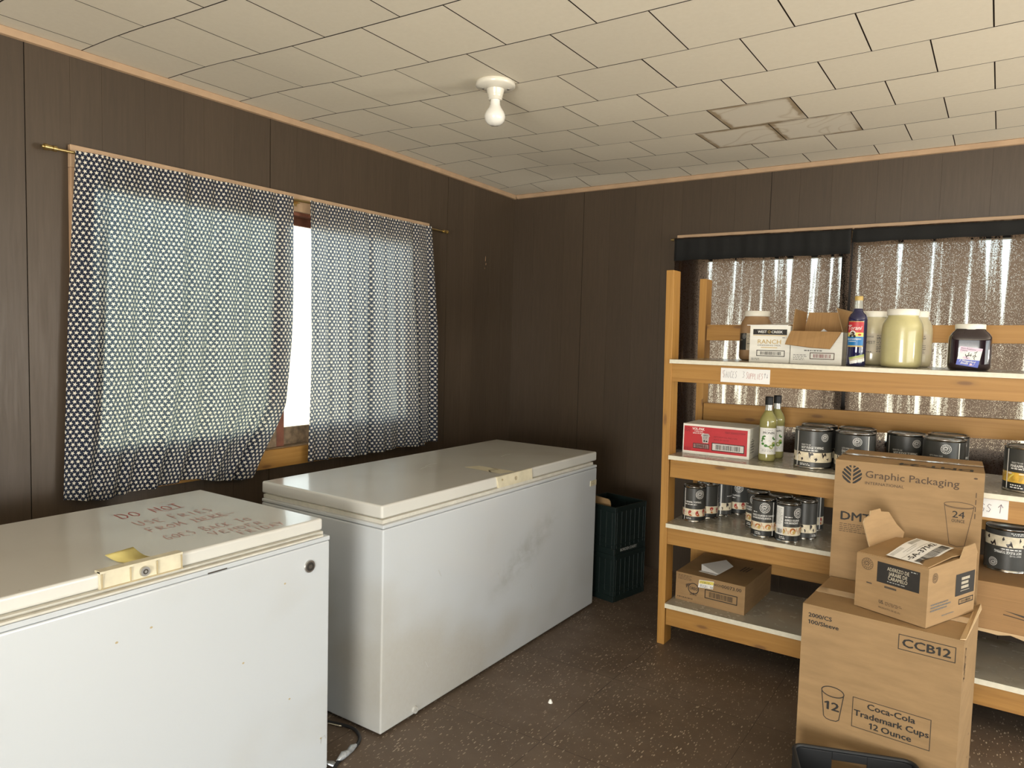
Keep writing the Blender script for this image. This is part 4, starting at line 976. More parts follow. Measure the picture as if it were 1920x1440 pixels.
cae = [('~', -0.050, 0.112, 0.0045, 0.022, 0), ('ADEREZO DE JARABE DE CARAMELO', -0.056, 0.0970, 0.0080, 0.108, 0.012), ('CON SABORIZANTE ARTIFICIAL', -0.056, 0.0850, 0.0080, 0.092, 0.012)]
cas = [('~', -0.014, 0.112, 0.0045, 0.034, 0), ('ADEREZO DE JARABE', -0.014, 0.0970, 0.0080, 0.066, 0.012), ('CON SABORIZANTE', -0.014, 0.0850, 0.0080, 0.060, 0.012)]
S1 = tin('narrow caramel topping tin with strawberry picture, front left of third shelf', -1.206, 3.442, Z3, RS, HS, 'berry', car, 0.028, 0.137, 0.0205, 0, -0.0515, None, GS, band=(0.028, 0.064))
dup(S1, 'narrow dark tin second in line behind the strawberry-picture tin', -1.176, 3.549, Z3, facing(-1.18, 3.57)+2.1)
S3 = tin('narrow dark tin with white seam stripe, behind the strawberry-picture tin', -1.140, 3.654, Z3, RS, HS, 'fudge', [('~', 0.030, 0.10, 0.0045, 0.05, 0)], -0.12, 0.137, 0.0205, 0, -0.002, None, GS, band=(0.030, 0.068))
dup(S1, 'narrow dark tin deepest in the left group, against the back rail', -1.076, 3.744, Z3, facing(-1.104, 3.738)-0.55)
M1 = tin('narrow caramel syrup tin with centred emblem, front of the middle group', -0.853, 3.376, Z3, RS, HS, 'caramel', cae, 0.004, 0.137, 0.0220, 0, 0.042, None, GS, band=(0.032, 0.070))
M2 = tin('narrow caramel syrup tin with white barcode panel, front right of group', -0.742, 3.364, Z3, RS, HS, 'caramel', cas, 0.046, 0.134, 0.0215, 0, None, (-0.060, -0.020), GS, band=(0.032, 0.070))
dup(M1, 'narrow tin half hidden at the left of the middle group', -0.918, 3.515, Z3, facing(-0.918, 3.515)-0.35)
dup(M1, 'narrow tin wedged behind the two front caramel syrup tins', -0.806, 3.482, Z3, facing(-0.806, 3.482)+1.3)
dup(S3, 'narrow dark tin behind the tin with white barcode panel', -0.695, 3.470, Z3, facing(-0.7, 3.47)+1.4)
M6 = tin('narrow tin with white seam stripe, back right of the middle group', -0.700, 3.650, Z3, RS, HS, 'berry', [('~', -0.02, 0.105, 0.0045, 0.05, 0), ('~', -0.02, 0.090, 0.0045, 0.05, 0)], 0.0, 0.137, 0.0205, -0.1, 0.043, None, GS, band=(0.030, 0.068))
U1 = tin('hot fudge tin standing upside down on a brown carton, lower right', 0.075, 3.560, 0.5946, RB, HB-0.0, 'fudge', fud, 0.048, 0.140, 0.0165, 0, None, None, None, True, rz=math.pi+facing(0.075, 3.56))

# ------------------------------------------------------------------ bottles and jars
def half_label(l, R, z0, z1, m, a0=-1.25, a1=1.25, k=0.0006): l.lathe([(R+k, z0), (R+k, z1)], m, 28, a0=a0, a1=a1)
def monin(label, x, y, turn):
    t = thing('syrup_bottle', label, 'bottle', (x, y, Z2), facing(x, y)+turn, 'lime syrup bottles')
    b = MB(); b.lathe([(0.0005, 0.002), (0.034, 0.0), (0.0375, 0.004), (0.038, 0.012), (0.038, 0.030), (0.0372, 0.034), (0.0372, 0.158), (0.038, 0.163), (0.0375, 0.168), (0.038, 0.174), (0.0375, 0.180), (0.038, 0.186), (0.036, 0.196), (0.029, 0.212), (0.020, 0.226), (0.0165, 0.236), (0.0005, 0.236)], 'lime_syrup', 40); b.build('bottle_body', t, False)
    b = MB(); b.lathe([(0.0166, 0.236), (0.0158, 0.250), (0.0152, 0.268)], 'clear', 28); b.build('neck', t, False)
    b = MB(); b.lathe([(0.0175, 0.262), (0.0178, 0.266), (0.0178, 0.296), (0.0165, 0.300), (0.0005, 0.300)], 'black_plastic', 28); b.build('cap', t, False)
    l = MB(); half_label(l, 0.0376, 0.033, 0.156, 'white_print'); mp = Cyl(0.0384, 0, 0, 0.0005)
    text(l, mp, 'MONIN', 0, 0.128, 0.0105, 'ink', 0.052, 0.012, align='c'); text(l, mp, 'Le Sirop de', 0, 0.144, 0.0055, 'ink_grey', 0.034, 0, 0.3, 'c')
    for cu, cv, ru, rv in ((-0.026, 0.112, .004, .006), (-0.019, 0.117, .006, .0035), (-0.029, 0.103, .0035, .006), (-0.022, 0.104, .006, .0035), (-0.030, 0.094, .005, .004), (0.020, 0.110, .004, .006), (0.027, 0.104, .006, .004), (-0.026, 0.081, .007, .006), (-0.012, 0.073, .008, .0065), (0.0, 0.070, .007, .003)): blob(l, mp, cu, cv, ru, rv, 'leaf', 1.5)
    for cu, cv, r in ((0.013, 0.069, .0105), (0.024, 0.083, .009)): blob(l, mp, cu, cv, r, r, 'lime', 1.3, 16)
    blob(l, mp, 0.026, 0.076, 0.007, 0.006, 'leaf', 1.8); stroke(l, mp, [(-0.003, 0.094), (0.003, 0.099), (0.009, 0.092)], 0.0012, 'grey_print'); lines(l, mp, -0.03, 0.045, 0.03, 0.056, 2, 'grey_print', 0.4, 6); rect(l, mp, -0.044, 0.0575, 0.044, 0.0583, 'grey_print')
    l.build('label', t, False); return t
monin('lime syrup bottle with leafy white label, in front of its twin', -0.877, 3.470, 0.15)
monin('lime syrup bottle with leafy white label, standing behind its twin', -0.869, 3.592, -0.05)
# deep blue syrup
x, y = -0.512, 3.425
t = thing('syrup_bottle', 'deep blue syrup bottle with red, yellow and blue label beside open box', 'bottle', (x, y, Z1), facing(x, y)-0.12)
b = MB(); b.lathe([(0.0005, 0.002), (0.036, 0.0), (0.039, 0.004), (0.0393, 0.014), (0.039, 0.055), (0.0383, 0.060), (0.039, 0.066), (0.0384, 0.072), (0.0388, 0.078), (0.0388, 0.196), (0.0378, 0.208), (0.031, 0.221), (0.022, 0.230), (0.0185, 0.238), (0.0175, 0.247), (0.0005, 0.247)], 'blue_syrup', 44); b.build('bottle_body', t, False)
b = MB(); b.lathe([(0.0178, 0.246), (0.0165, 0.262), (0.0152, 0.284)], 'clear', 28); b.build('neck', t, False)
b = MB(); b.lathe([(0.0158, 0.281), (0.0165, 0.284), (0.0165, 0.297), (0.015, 0.300), (0.0005, 0.300)], 'gold', 28); b.build('cap', t, False)
l = MB(); R = 0.0389
for z0, z1, m in ((0.082, 0.088, 'gold'), (0.088, 0.126, 'blue'), (0.126, 0.143, 'yellow'), (0.143, 0.189, 'red'), (0.189, 0.192, 'gold')): l.lathe([(R+.0005, z0), (R+.0005, z1)], m, 24, a0=-0.95, a1=0.80)
mp = Cyl(R+.0005, 0, -0.08, 0.0006)
text(l, mp, 'Torani', -0.030, 0.155, 0.0165, 'white_print', 0.056, 0.004, 0.35)
stroke(l, mp, [(-0.034, 0.172), (-0.024, 0.1745), (-0.014, 0.1735)], 0.0022, 'white_print')
blob(l, mp, -0.010, 0.140, 0.0125, 0.012, 'white_print', 1.4, 20); blob(l, mp, -0.010, 0.138, 0.0085, 0.009, 'ink_brown', 1.8, 16); blob(l, mp, -0.018, 0.128, 0.005, 0.006, 'ink', 1.9); blob(l, mp, -0.002, 0.127, 0.005, 0.006, 'ink', 1.9); blob(l, mp, 0.018, 0.134, 0.007, 0.004, 'red', 1.6)
text(l, mp, 'BLUE RASPBERRY', -0.032, 0.112, 0.0062, 'white_print', 0.058, 0.01); lines(l, mp, -0.026, 0.103, 0.010, 0.108, 1, 'white_print', 0.6, 4)
l.build('label', t, False)
l = MB(); mp = Cyl(0.0394, 0, 0.25, 0.0008)
P = [(-0.028, 0.008), (0.034, 0.022), (0.030, 0.052), (-0.034, 0.036)]
n = 8
for q in range(n):
    f = lambda s_, t_: ((P[0][0]*(1-s_)+P[1][0]*s_)*(1-t_)+(P[3][0]*(1-s_)+P[2][0]*s_)*t_, (P[0][1]*(1-s_)+P[1][1]*s_)*(1-t_)+(P[3][1]*(1-s_)+P[2][1]*s_)*t_)
    for ta, tb, m in ((0, .42, 'white_print'), (.42, .7, 'beige_print'), (.7, 1, 'lime')): poly(l, mp, [f(q/n, ta), f((q+1)/n, ta), f((q+1)/n, tb), f(q/n, tb)], m)
for q in range(3): stroke(l, mp, [f(.08, .12+.12*q), f(.5, .12+.12*q), f(.85, .12+.12*q)], 0.0018, 'grey_print', 1.5)
l.build('sticker', t, False)
# gallon jars
def jar(name, label, x, y, mat_, turn=0.0, lab=None, R=0.079, H=0.246, group=None):
    t = thing(name, label, 'jar', (x, y, Z1), facing(x, y)+turn, group)
    b = MB(); b.lathe([(0.0005, 0.004), (R-0.016, 0.0), (R-0.006, 0.004), (R-0.001, 0.014), (R, 0.026), (R, 0.150), (R-0.001, 0.168), (R-0.004, 0.184), (R-0.012, 0.202), (R-0.020, 0.214), (R-0.020, 0.222)], mat_, 48); b.build('jar_body', t, False)
    b = MB(); b.lathe([(R-0.021, 0.219), (R-0.018, 0.219), (R-0.0175, 0.222), (R-0.0175, H-0.003), (R-0.020, H), (0.0005, H)], 'jar_lid', 48)
    for k in range(0): pass
    b.build('lid', t, False)
    if lab:
        l = MB(); lab(l, Cyl(R+0.0006, 0, 0, 0.0006), R); l.build('label', t, False)
    return t
def lab(l, mp, R):
    l.lathe([(R+.0005, 0.052), (R+.0005, 0.135)], 'slate_dark', 14, a0=-1.30, a1=-0.62); l.lathe([(R+.0005, 0.052), (R+.0005, 0.135)], 'beige_print', 22, a0=-0.62, a1=0.45)
    emblem(l, mp, -0.064, 0.120, 0.012, 'grey_print'); lines(l, mp, -0.045, 0.06, 0.03, 0.130, 9, 'ink_grey', 0.35, 4); rect(l, mp, -0.045, 0.083, 0.03, 0.0855, 'ink'); text(l, mp, 'WEST', -0.092, 0.098, 0.006, 'beige_print', 0.02)
jar('gallon_jar', 'brown gallon jar with dark label at far left, behind white ranch box', -1.012, 3.693, 'peanut', 0.0, lab)
jar('gallon_jar', 'pale yellow mayonnaise gallon jar without a visible label, front and centre', -0.345, 3.475, 'mayo')
def lab(l, mp, R):
    l.lathe([(R+.0005, 0.055), (R+.0005, 0.145)], 'beige_print', 30, a0=-0.9, a1=1.2)
    text(l, mp, 'MAYONNAISE', -0.062, 0.126, 0.0072, 'ink_grey', 0.062, 0.006); text(l, mp, 'HARVEST', -0.068, 0.098, 0.0125, 'ink_grey', 0.075, 0.006); lines(l, mp, -0.03, 0.058, -0.002, 0.064, 1, 'ink_grey', 0.6, 4); lines(l, mp, 0.012, 0.060, 0.066, 0.140, 10, 'ink_grey', 0.4, 5); rect(l, mp, 0.012, 0.122, 0.062, 0.1245, 'ink_grey'); rect(l, mp, 0.012, 0.077, 0.062, 0.0795, 'ink_grey')
jar('gallon_jar', 'labelled gallon jar of pale dressing between blue bottle and mayonnaise jar', -0.490, 3.700, 'mayo_dim', 0.1, lab)
jar('gallon_jar', 'labelled gallon jar half hidden behind right side of the mayonnaise jar', -0.325, 3.690, 'mayo_dim', -0.1, lab)
# black raspberry jar
x, y = -0.101, 3.475
t = thing('topping_jar', 'squat black raspberry topping jar with white lid, alone at right', 'jar', (x, y, Z1), facing(x, y)+0.06)
b = MB(); b.lathe([(0.0005, 0.003), (0.060, 0.0), (0.070, 0.004), (0.0745, 0.014), (0.0755, 0.030), (0.0755, 0.120), (0.0745, 0.134), (0.066, 0.148), (0.054, 0.160), (0.051, 0.166)], 'dark_syrup', 64, sq=5.0); b.build('jar_body', t, False)
b = MB(); b.lathe([(0.050, 0.164), (0.0535, 0.164), (0.054, 0.167), (0.054, 0.183), (0.052, 0.186), (0.0005, 0.186)], 'jar_lid', 48); b.build('lid', t, False)
l = MB(); mp = Flat((0, -0.0757, 0), (1, 0, 0), (0, 0, 1), 0.0005)
q = lambda s_, t_: ((-0.0464*(1-s_)+0.0286*s_)*(1-t_)+(-0.034*(1-s_)+0.042*s_)*t_, (0.0232*(1-s_)+0.0116*s_)*(1-t_)+(0.096*(1-s_)+0.0875*s_)*t_)
poly(l, mp, [q(0, .30), q(1, .38), q(1, 1), q(0, 1)], 'white_print'); poly(l, mp, [q(0, 0), q(1, 0), q(1, .38), q(0, .30)], 'royal'); poly(l, mp, [q(0.0, .72), q(.55, .80), q(1, .86), q(1, 1), q(0, 1)], 'lilac', 1.2)
mq = Flat(tuple(mp(*q(0, 0))), tuple(mp(*q(1, 0))-mp(*q(0, 0))), tuple((mp(*q(0, 1))-mp(*q(0, 0)))), 0.0004)
text(l, mq, 'Black Raspberry', 0.004, 0.066, 0.0046, 'purple_marker', 0.050, 0.01); text(l, mq, 'Topping', 0.003, 0.0585, 0.0042, 'purple_marker', 0.024, 0.01)
lines(l, mq, 0.003, 0.046, 0.025, 0.056, 3, 'lilac', 0.5, 5)
Rn = random.Random(4)
for k in range(11):
    cx, cz = 0.026+Rn.random()*0.038, 0.034+Rn.random()*0.026; stroke(l, mq, circle_pts(cx, cz, .0045, .006, 8, Rn.random()*3, Rn.random()*3+2.6), 0.0022, 'ink', 1.6)
blob(l, mq, 0.030, 0.032, 0.014, 0.006, 'lilac', 1.3)
text(l, mq, 'J. Hungerford', 0.008, 0.0165, 0.0072, 'white_print', 0.056, 0.012, 0.3, k=2.2); text(l, mq, 'Smith', 0.014, 0.0065, 0.0080, 'white_print', 0.026, 0.012, 0.3, k=2.2); blob(l, mq, 0.050, 0.0095, 0.005, 0.004, 'lilac', 2.0); stroke(l, mq, [(0.044, 0.004), (0.058, 0.006), (0.062, 0.014)], 0.0012, 'lilac', 2.0)
l.build('label', t, False)

# ------------------------------------------------------------------ small boxes on the shelving
def quadbox(foot, z0, z1, m): b = MB(); b.prism(foot, z0, z1, m); return b
ft = [(-0.966, 3.420), (-0.787, 3.416), (-0.779, 3.600), (-0.957, 3.605)]
t = thing('food_box', 'white ranch dressing mix box with black band on the top shelf', 'box', (-0.87, 3.51, Z1))
b = quadbox(ft, Z1, 1.571, 'white_card'); mp = face_of(ft, 0, Z1)
rect(b, mp, 0.014, 0.127, 0.166, 0.152, 'ink'); rect(b, mp, 0.014, 0.1225, 0.166, 0.1255, 'gold'); text(b, mp, 'WEST', 0.035, 0.1345, 0.0110, 'white_print', 0.040, 0.012); text(b, mp, 'CREEK', 0.097, 0.1345, 0.0110, 'white_print', 0.050, 0.012); ring(b, mp, 0.0865, 0.140, 0.0052, 0.0018, 'gold', 18, 1.6)
text(b, mp, 'RANCH', 0.037, 0.0855, 0.0190, 'gold', 0.104, 0.004); text(b, mp, 'DRESSING MIX', 0.037, 0.0750, 0.0062, 'ink_grey', 0.104, 0.006); rect(b, mp, 0.052, 0.0665, 0.126, 0.0695, 'gold'); lines(b, mp, 0.146, 0.112, 0.165, 0.117, 1, 'ink_grey', 0.6, 2)
barcode(b, mp, 0.033, 0.028, 0.160, 0.056, 'ink', 0.0032, 'ink', None, 7); lines(b, mp, 0.010, 0.008, 0.050, 0.020, 3, 'ink_grey', 0.4, 5)
b.build('carton', t, bevel=0.002)
b = MB(); b.slab([(-0.980, 3.412, 1.5725), (-0.80, 3.416, 1.5735), (-0.795, 3.50, 1.5885), (-0.835, 3.56, 1.5895), (-0.945, 3.53, 1.5745)], 0.003, 'paper'); b.build('lid_flap', t)
# open box
ft = [(-0.783, 3.425), (-0.567, 3.422), (-0.571, 3.630), (-0.774, 3.632)]
t = thing('food_box', 'opened white box with brown flaps folded out, next to blue bottle', 'box', (-0.675, 3.53, Z1))
b = MB(); wt_ = 0.004
inn = [(-0.779, 3.429), (-0.571, 3.426), (-0.575, 3.626), (-0.770, 3.628)]
b.prism(ft, Z1, 1.545, 'white_card', caps=False); b.add([(p[0], p[1], Z1+0.002) for p in ft], [(0, 1, 2, 3)], 'card_in')
b.prism(list(reversed(inn)), Z1+0.002, 1.545, 'card_in', caps=False)
b.add([(p[0], p[1], 1.545) for p in ft]+[(p[0], p[1], 1.545) for p in inn], [(i, (i+1) % 4, 4+(i+1) % 4, 4+i) for i in range(4)], 'card')
mp = face_of(ft, 0, Z1)
barcode(b, mp, 0.083, 0.022, 0.186, 0.052, 'dark_red', 0.0034, 'ink_brown', None, 9); lines(b, mp, 0.012, 0.016, 0.072, 0.044, 4, 'ink_grey', 0.35, 5); lines(b, mp, 0.058, 0.056, 0.140, 0.064, 1, 'ink_grey', 0.6, 6)
b.build('carton', t)
for nm, P in (('front_flap', [(-0.784, 3.421, 1.547), (-0.573, 3.418, 1.545), (-0.578, 3.405, 1.530), (-0.608, 3.372, 1.470), (-0.690, 3.368, 1.474), (-0.797, 3.374, 1.486), (-0.795, 3.386, 1.502)]), ('side_flap', [(-0.781, 3.424, 1.547), (-0.776, 3.44, 1.648), (-0.768, 3.64, 1.640), (-0.773, 3.632, 1.546)]), ('side_flap', [(-0.571, 3.630, 1.546), (-0.555, 3.640, 1.640), (-0.597, 3.424, 1.652), (-0.568, 3.424, 1.547)]), ('back_flap', [(-0.774, 3.633, 1.546), (-0.760, 3.662, 1.640), (-0.598, 3.660, 1.640), (-0.571, 3.631, 1.546)])):
    b = MB(); b.slab(P, 0.003, 'card', 'card_in'); b.build(nm, t)
b = MB(); b.lathe([(0.0005, 0), (0.035, 0.004), (0.045, 0.05), (0.030, 0.115), (0.012, 0.140), (0.0005, 0.136)], 'red', 9, (-0.655, 3.50), False); V = [(p[0]+random.uniform(-.006, .006), p[1]+random.uniform(-.006, .006), p[2]+Z1+0.004) for p in b.v]; b.v = V
b.slab([(-0.690, 3.47, 1.530), (-0.655, 3.465, 1.560), (-0.620, 3.475, 1.535), (-0.650, 3.485, 1.528)], 0.002, 'paper')
tag(b.build('sauce_packet', origin=(-0.655, 3.50, Z1+0.004)), 'crumpled red and white packet inside the opened white box', 'packet')
# red and white sauce box
ft = [(-1.266, 3.411), (-0.943, 3.415), (-0.951, 3.622), (-1.262, 3.618)]
t = thing('sauce_box', 'red and white sauce box lying at left end of middle shelf', 'box', (-1.105, 3.515, Z2))
b = quadbox(ft, Z2, 1.087, 'white_card'); mp = face_of(ft, 0, Z2); mt = face_of(ft, 1, Z2)
rect(b, mp, 0.005, 0.014, 0.312, 0.136, 'red')
text(b, mp, 'VOL-PAK', 0.046, 0.1185, 0.0115, 'white_print', 0.060, 0.014); text(b, mp, '1 GALLON', 0.056, 0.1095, 0.0058, 'white_print', 0.042, 0.01); text(b, mp, 'BAG IN BOX', 0.050, 0.1000, 0.0062, 'white_print', 0.055, 0.01)
ks = [(0.094, 0.101), (0.098, 0.1045), (0.125, 0.1045), (0.131, 0.099), (0.134, 0.092), (0.130, 0.090), (0.126, 0.058), (0.099, 0.058), (0.094, 0.090), (0.090, 0.092)]
poly(b, mp, ks, 'white_print'); text(b, mp, 'HEINZ', 0.112, 0.092, 0.0065, 'ink', 0.024, 0.01, align='c', k=1.6); stroke(b, mp, [(0.100, 0.087), (0.124, 0.087)], 0.0012, 'ink', 1.6); lines(b, mp, 0.100, 0.076, 0.124, 0.085, 2, 'ink_grey', 0.4, 3, 1.6); blob(b, mp, 0.107, 0.068, 0.004, 0.005, 'ink', 1.6); blob(b, mp, 0.118, 0.067, 0.005, 0.004, 'ink', 1.6)
text(b, mp, '10013000511909', 0.206, 0.1135, 0.0095, 'dark_red', 0.096, 0.006); text(b, mp, 'KETCHUP VOL-PAK 1 GAL', 0.154, 0.0895, 0.0065, 'dark_red', 0.112, 0.004); text(b, mp, 'BAG IN BOX', 0.154, 0.0765, 0.0065, 'dark_red', 0.072, 0.004)
barcode(b, mp, 0.052, 0.029, 0.132, 0.054, 'ink', 0.003, 'ink', 'white_print', 11); barcode(b, mp, 0.144, 0.025, 0.300, 0.064, 'ink', 0.0035, 'ink', 'white_print', 12)
lines(b, mp, 0.008, 0.108, 0.040, 0.130, 4, 'dark_red', 0.4, 5); lines(b, mp, 0.008, 0.017, 0.048, 0.033, 3, 'dark_red', 0.4, 6)
lines(b, mt, 0.02, 0.025, 0.10, 0.09, 5, 'ink_grey', 0.4, 7); ring(b, mt, 0.05, 0.075, 0.018, 0.003, 'ink_grey')
b.build('carton', t, bevel=0.002)
# cookie carton on the bottom shelf
ft = [(-1.262, 3.386), (-0.918, 3.368), (-0.905, 3.785), (-1.258, 3.785)]
t = thing('cardboard_box', 'brown carton with long number and barcode on bottom shelf, left', 'box', (-1.09, 3.58, Z4))
b = quadbox(ft, Z4, 0.351, 'card'); mp = face_of(ft, 0, Z4)
text(b, mp, '44320', 0.190, 0.1085, 0.0105, 'ink', 0.040, 0.006); text(b, mp, '00073.00', 0.232, 0.1065, 0.0150, 'ink', 0.095, 0.008)
barcode(b, mp, 0.150, 0.038, 0.310, 0.082, 'ink', 0.004, 'ink', None, 21)
ring(b, Flat(tuple(mp(0.092, 0.070)), mp.U*1.0, (0, 0, 0.55), 0.0004), 0, 0, 0.026, 0.004, 'ink', 24); text(b, mp, 'OREO', 0.072, 0.0635, 0.0140, 'ink', 0.042, 0.012)
poly(b, mp, [(0.052, 0.085), (0.074, 0.094), (0.055, 0.066)], 'ink_brown'); lines(b, mp, 0.012, 0.104, 0.090, 0.130, 4, 'ink_brown', 0.35, 5); lines(b, mp, 0.075, 0.036, 0.118, 0.052, 2, 'ink_brown', 0.5, 6); lines(b, mp, 0.010, 0.012, 0.105, 0.022, 1, 'ink_brown', 0.5, 7)
mt = Flat((ft[0][0], ft[0][1], 0.351), (1, 0, 0), (0, 1, 0), 0.0006); stroke(b, mt, [(0.17, 0.005), (0.175, 0.39)], 0.002, 'card_dark'); 
for k in range(3): stroke(b, mt, [(0.255+k*.014, 0.20), (0.262+k*.016, 0.285)], 0.008, 'ink_brown')
b.build('carton', t, bevel=0.003)
b = MB(); mp2 = face_of(ft, 0, Z4, 0.0012); P = [(0.115, 0.083), (0.190, 0.089), (0.194, 0.128), (0.120, 0.121)]
poly(b, mp2, P, 'white_print'); poly(b, mp2, [(0.120, 0.104), (0.192, 0.110), (0.193, 0.125), (0.122, 0.119)], 'yellow', 1.3); lines(b, mp2, 0.124, 0.088, 0.172, 0.102, 3, 'ink_grey', 0.4, 8, 1.5); text(b, mp2, '13', 0.176, 0.091, 0.009, 'ink', 0.012, 0.01, k=1.5); lines(b, mp2, 0.126, 0.108, 0.18, 0.118, 2, 'ink_grey', 0.4, 9, 1.6)
b.build('sticker', t)
b = MB(); b.slab([(-1.160, 3.46, 0.357), (-1.07, 3.45, 0.358), (-1.045, 3.60, 0.364), (-1.10, 3.66, 0.372), (-1.175, 3.50, 0.375)], 0.0008, 'paper'); b.slab([(-1.17, 3.45, 0.3535), (-1.08, 3.435, 0.3535), (-1.06, 3.60, 0.3535), (-1.12, 3.62, 0.3535)], 0.0008, 'paper')
tag(b.build('folded_paper', origin=(-1.11, 3.55, 0.3525)), 'folded white sheet of paper lying on the bottom-shelf carton', 'paper')
# torn brown carton, lower right
ft = [(-0.020, 3.302), (0.520, 3.302), (0.520, 3.730), (-0.020, 3.730)]
t = thing('cardboard_box', 'brown slotted carton carrying the upside-down tin, lower right of shelving', 'box', (0.25, 3.5, 0.407))
b = quadbox(ft, 0.407, 0.594, 'card_dark'); mp = face_of(ft, 0, 0.407, 0.0006)
poly(b, mp, [(0.092, 0.088), (0.16, 0.080), (0.30, 0.072), (0.30, 0.058), (0.16, 0.072)], 'gap_dark'); stroke(b, mp, [(0.092, 0.072), (0.18, 0.062), (0.30, 0.050)], 0.004, 'ink_brown')
b.build('carton', t, bevel=0.004)
b = MB(); P = [(-0.02, 3.300, 0.410)]; Rn = random.Random(9)
for k in range(14): P.append((-0.02+k*0.04, 3.296, 0.398+Rn.uniform(-.004, .008)))
P.append((0.52, 3.300, 0.412)); b.slab(P, 0.003, 'card_light'); b.build('torn_edge', t)

# ------------------------------------------------------------------ cartons stacked on the floor
CF = [(-0.492, 2.506), (-0.034, 2.474), (-0.004, 2.856), (-0.470, 2.862)]
t = thing('cardboard_box', 'large brown cup carton on the floor in front of shelving, marked CCB12', 'box', (-0.25, 2.67, 0))
b = quadbox(CF, 0, 0.630, 'card'); mp = face_of(CF, 0, 0, 0.0006)
text(b, mp, '2000/CS', 0.020, 0.590, 0.0130, 'ink', 0.072, 0.022); text(b, mp, '100/Sleeve', 0.020, 0.567, 0.0130, 'ink', 0.094, 0.022)
frame(b, mp, 0.287, 0.557, 0.440, 0.605, 0.0022, 'ink'); text(b, mp, 'CCB12', 0.363, 0.5685, 0.0250, 'ink', 0.128, 0.022, align='c')
stroke(b, mp, circle_pts(0.1075, 0.359, 0.034, 0.0165, 36), 0.0030, 'ink', closed=True); stroke(b, mp, [(0.0740, 0.354), (0.0835, 0.272)], 0.0026, 'ink'); stroke(b, mp, [(0.1410, 0.356), (0.1300, 0.272)], 0.0026, 'ink'); stroke(b, mp, [(0.0835, 0.272), (0.092, 0.2655), (0.107, 0.2635), (0.122, 0.2655), (0.130, 0.272)], 0.0026, 'ink')
text(b, mp, '12', 0.107, 0.2985, 0.0260, 'ink', 0.044, 0.022, align='c')
frame(b, mp, 0.168, 0.267, 0.389, 0.365, 0.0020, 'ink'); text(b, mp, 'Coca-Cola', 0.279, 0.3375, 0.0185, 'ink', 0.134, 0.022, align='c'); text(b, mp, 'Trademark Cups', 0.279, 0.3065, 0.0185, 'ink', 0.210, 0.022, align='c'); text(b, mp, '12 Ounce', 0.279, 0.2770, 0.0185, 'ink', 0.118, 0.022, align='c')
ms = face_of(CF, 1, 0, 0.0006); text(b, Flat(tuple(ms(0.03, 0.595)), (0, 0, -1), tuple(ms.U), 0.0006), 'CCB12', 0, 0.0, 0.030, 'ink_brown', 0.10, 0.01)
for v in (0.14, 0.22): blob(b, ms, 0.30, v, 0.008, 0.003, 'ink_brown')
b.build('carton', t, bevel=0.005, segs=3)
b = MB()
P0, P1, P2, P3 = [Vector((p[0], p[1], 0.6312)) for p in CF]
m0 = (P0+P3)/2; m1 = (P1+P2)/2; d = (P3-P0).normalized()*0.028
b.slab([m0-d+Vector((0, 0, .0004)), m1-d+Vector((0, 0, .0004)), m1+d+Vector((0, 0, .0004)), m0+d+Vector((0, 0, .0004))], 0.0008, 'tape'); b.build('packing_tape', t)
b = MB(); b.slab([P1+Vector((-0.012, 0.004, 0)), P1+Vector((0.003, 0.012, 0.002)), P2+Vector((0.006, -0.06, 0.008)), P2+Vector((0.003, -0.02, 0.012)), P2+Vector((-0.012, -0.02, 0.001))], 0.003, 'card_light'); b.build('raised_flap', t)
# tall carton behind
GF = [(-0.477, 2.872), (-0.014, 2.890), (-0.028, 3.262), (-0.490, 3.244)]
t = thing('cardboard_box', 'tall brown carton with a leaf emblem behind the CCB12 carton', 'box', (-0.25, 3.06, 0))
b = MB(); b.prism(GF, 0, [1.068, 1.070, 1.062, 1.062], 'card'); mp = face_of(GF, 0, 0, 0.0006)
cu, cv, r = 0.0575, 1.0185, 0.0335
def leaf(side):
    for k in range(5):
        y0 = cv+r*(0.98-0.46*k); P = []
        for (dx, dy) in ((0.10, 0), (0.10, -0.30), (1.05, 0.50), (1.05, 0.80)):
            P.append((dx, (y0-cv)/r+dy))
        # clip against the circle by sampling the band
        n = 14; top = []; bot = []
        for q in range(n+1):
            xx = 0.10+0.88*q/n; t0 = (y0-cv)/r+0.84*(xx-0.10); bt = t0-0.30; lim = math.sqrt(max(0, 1-xx*xx)); t0 = min(t0, lim); bt = max(bt, -lim)
            if t0-bt > 0.01: top.append((cu+side*xx*r, cv+t0*r)); bot.append((cu+side*xx*r, cv+bt*r))
        for q in range(len(top)-1):
            w = [bot[q], bot[q+1], top[q+1], top[q]]
            poly(b, mp, w if side > 0 else list(reversed(w)), 'ink')
leaf(1); leaf(-1)
text(b, mp, 'Graphic Packaging', 0.102, 1.0130, 0.0245, 'ink_brown', 0.290, 0.006); text(b, mp, 'INTERNATIONAL', 0.102, 0.9885, 0.0095, 'ink_brown', 0.124, 0.006)
text(b, mp, 'DMT-24', 0.028, 0.8480, 0.0300, 'ink', 0.165, 0.018); lines(b, mp, 0.025, 0.803, 0.115, 0.838, 5, 'ink_brown', 0.30, 5)
stroke(b, mp, circle_pts(0.395, 0.9535, 0.044, 0.0095, 36), 0.0020, 'ink_brown', closed=True); stroke(b, mp, circle_pts(0.395, 0.9505, 0.043, 0.0095, 18, math.pi, 2*math.pi), 0.0014, 'ink_brown'); stroke(b, mp, [(0.352, 0.950), (0.373, 0.815)], 0.0017, 'ink_brown'); stroke(b, mp, [(0.438, 0.950), (0.418, 0.815)], 0.0017, 'ink_brown'); stroke(b, mp, [(0.373, 0.815), (0.395, 0.809), (0.418, 0.815)], 0.0017, 'ink_brown')
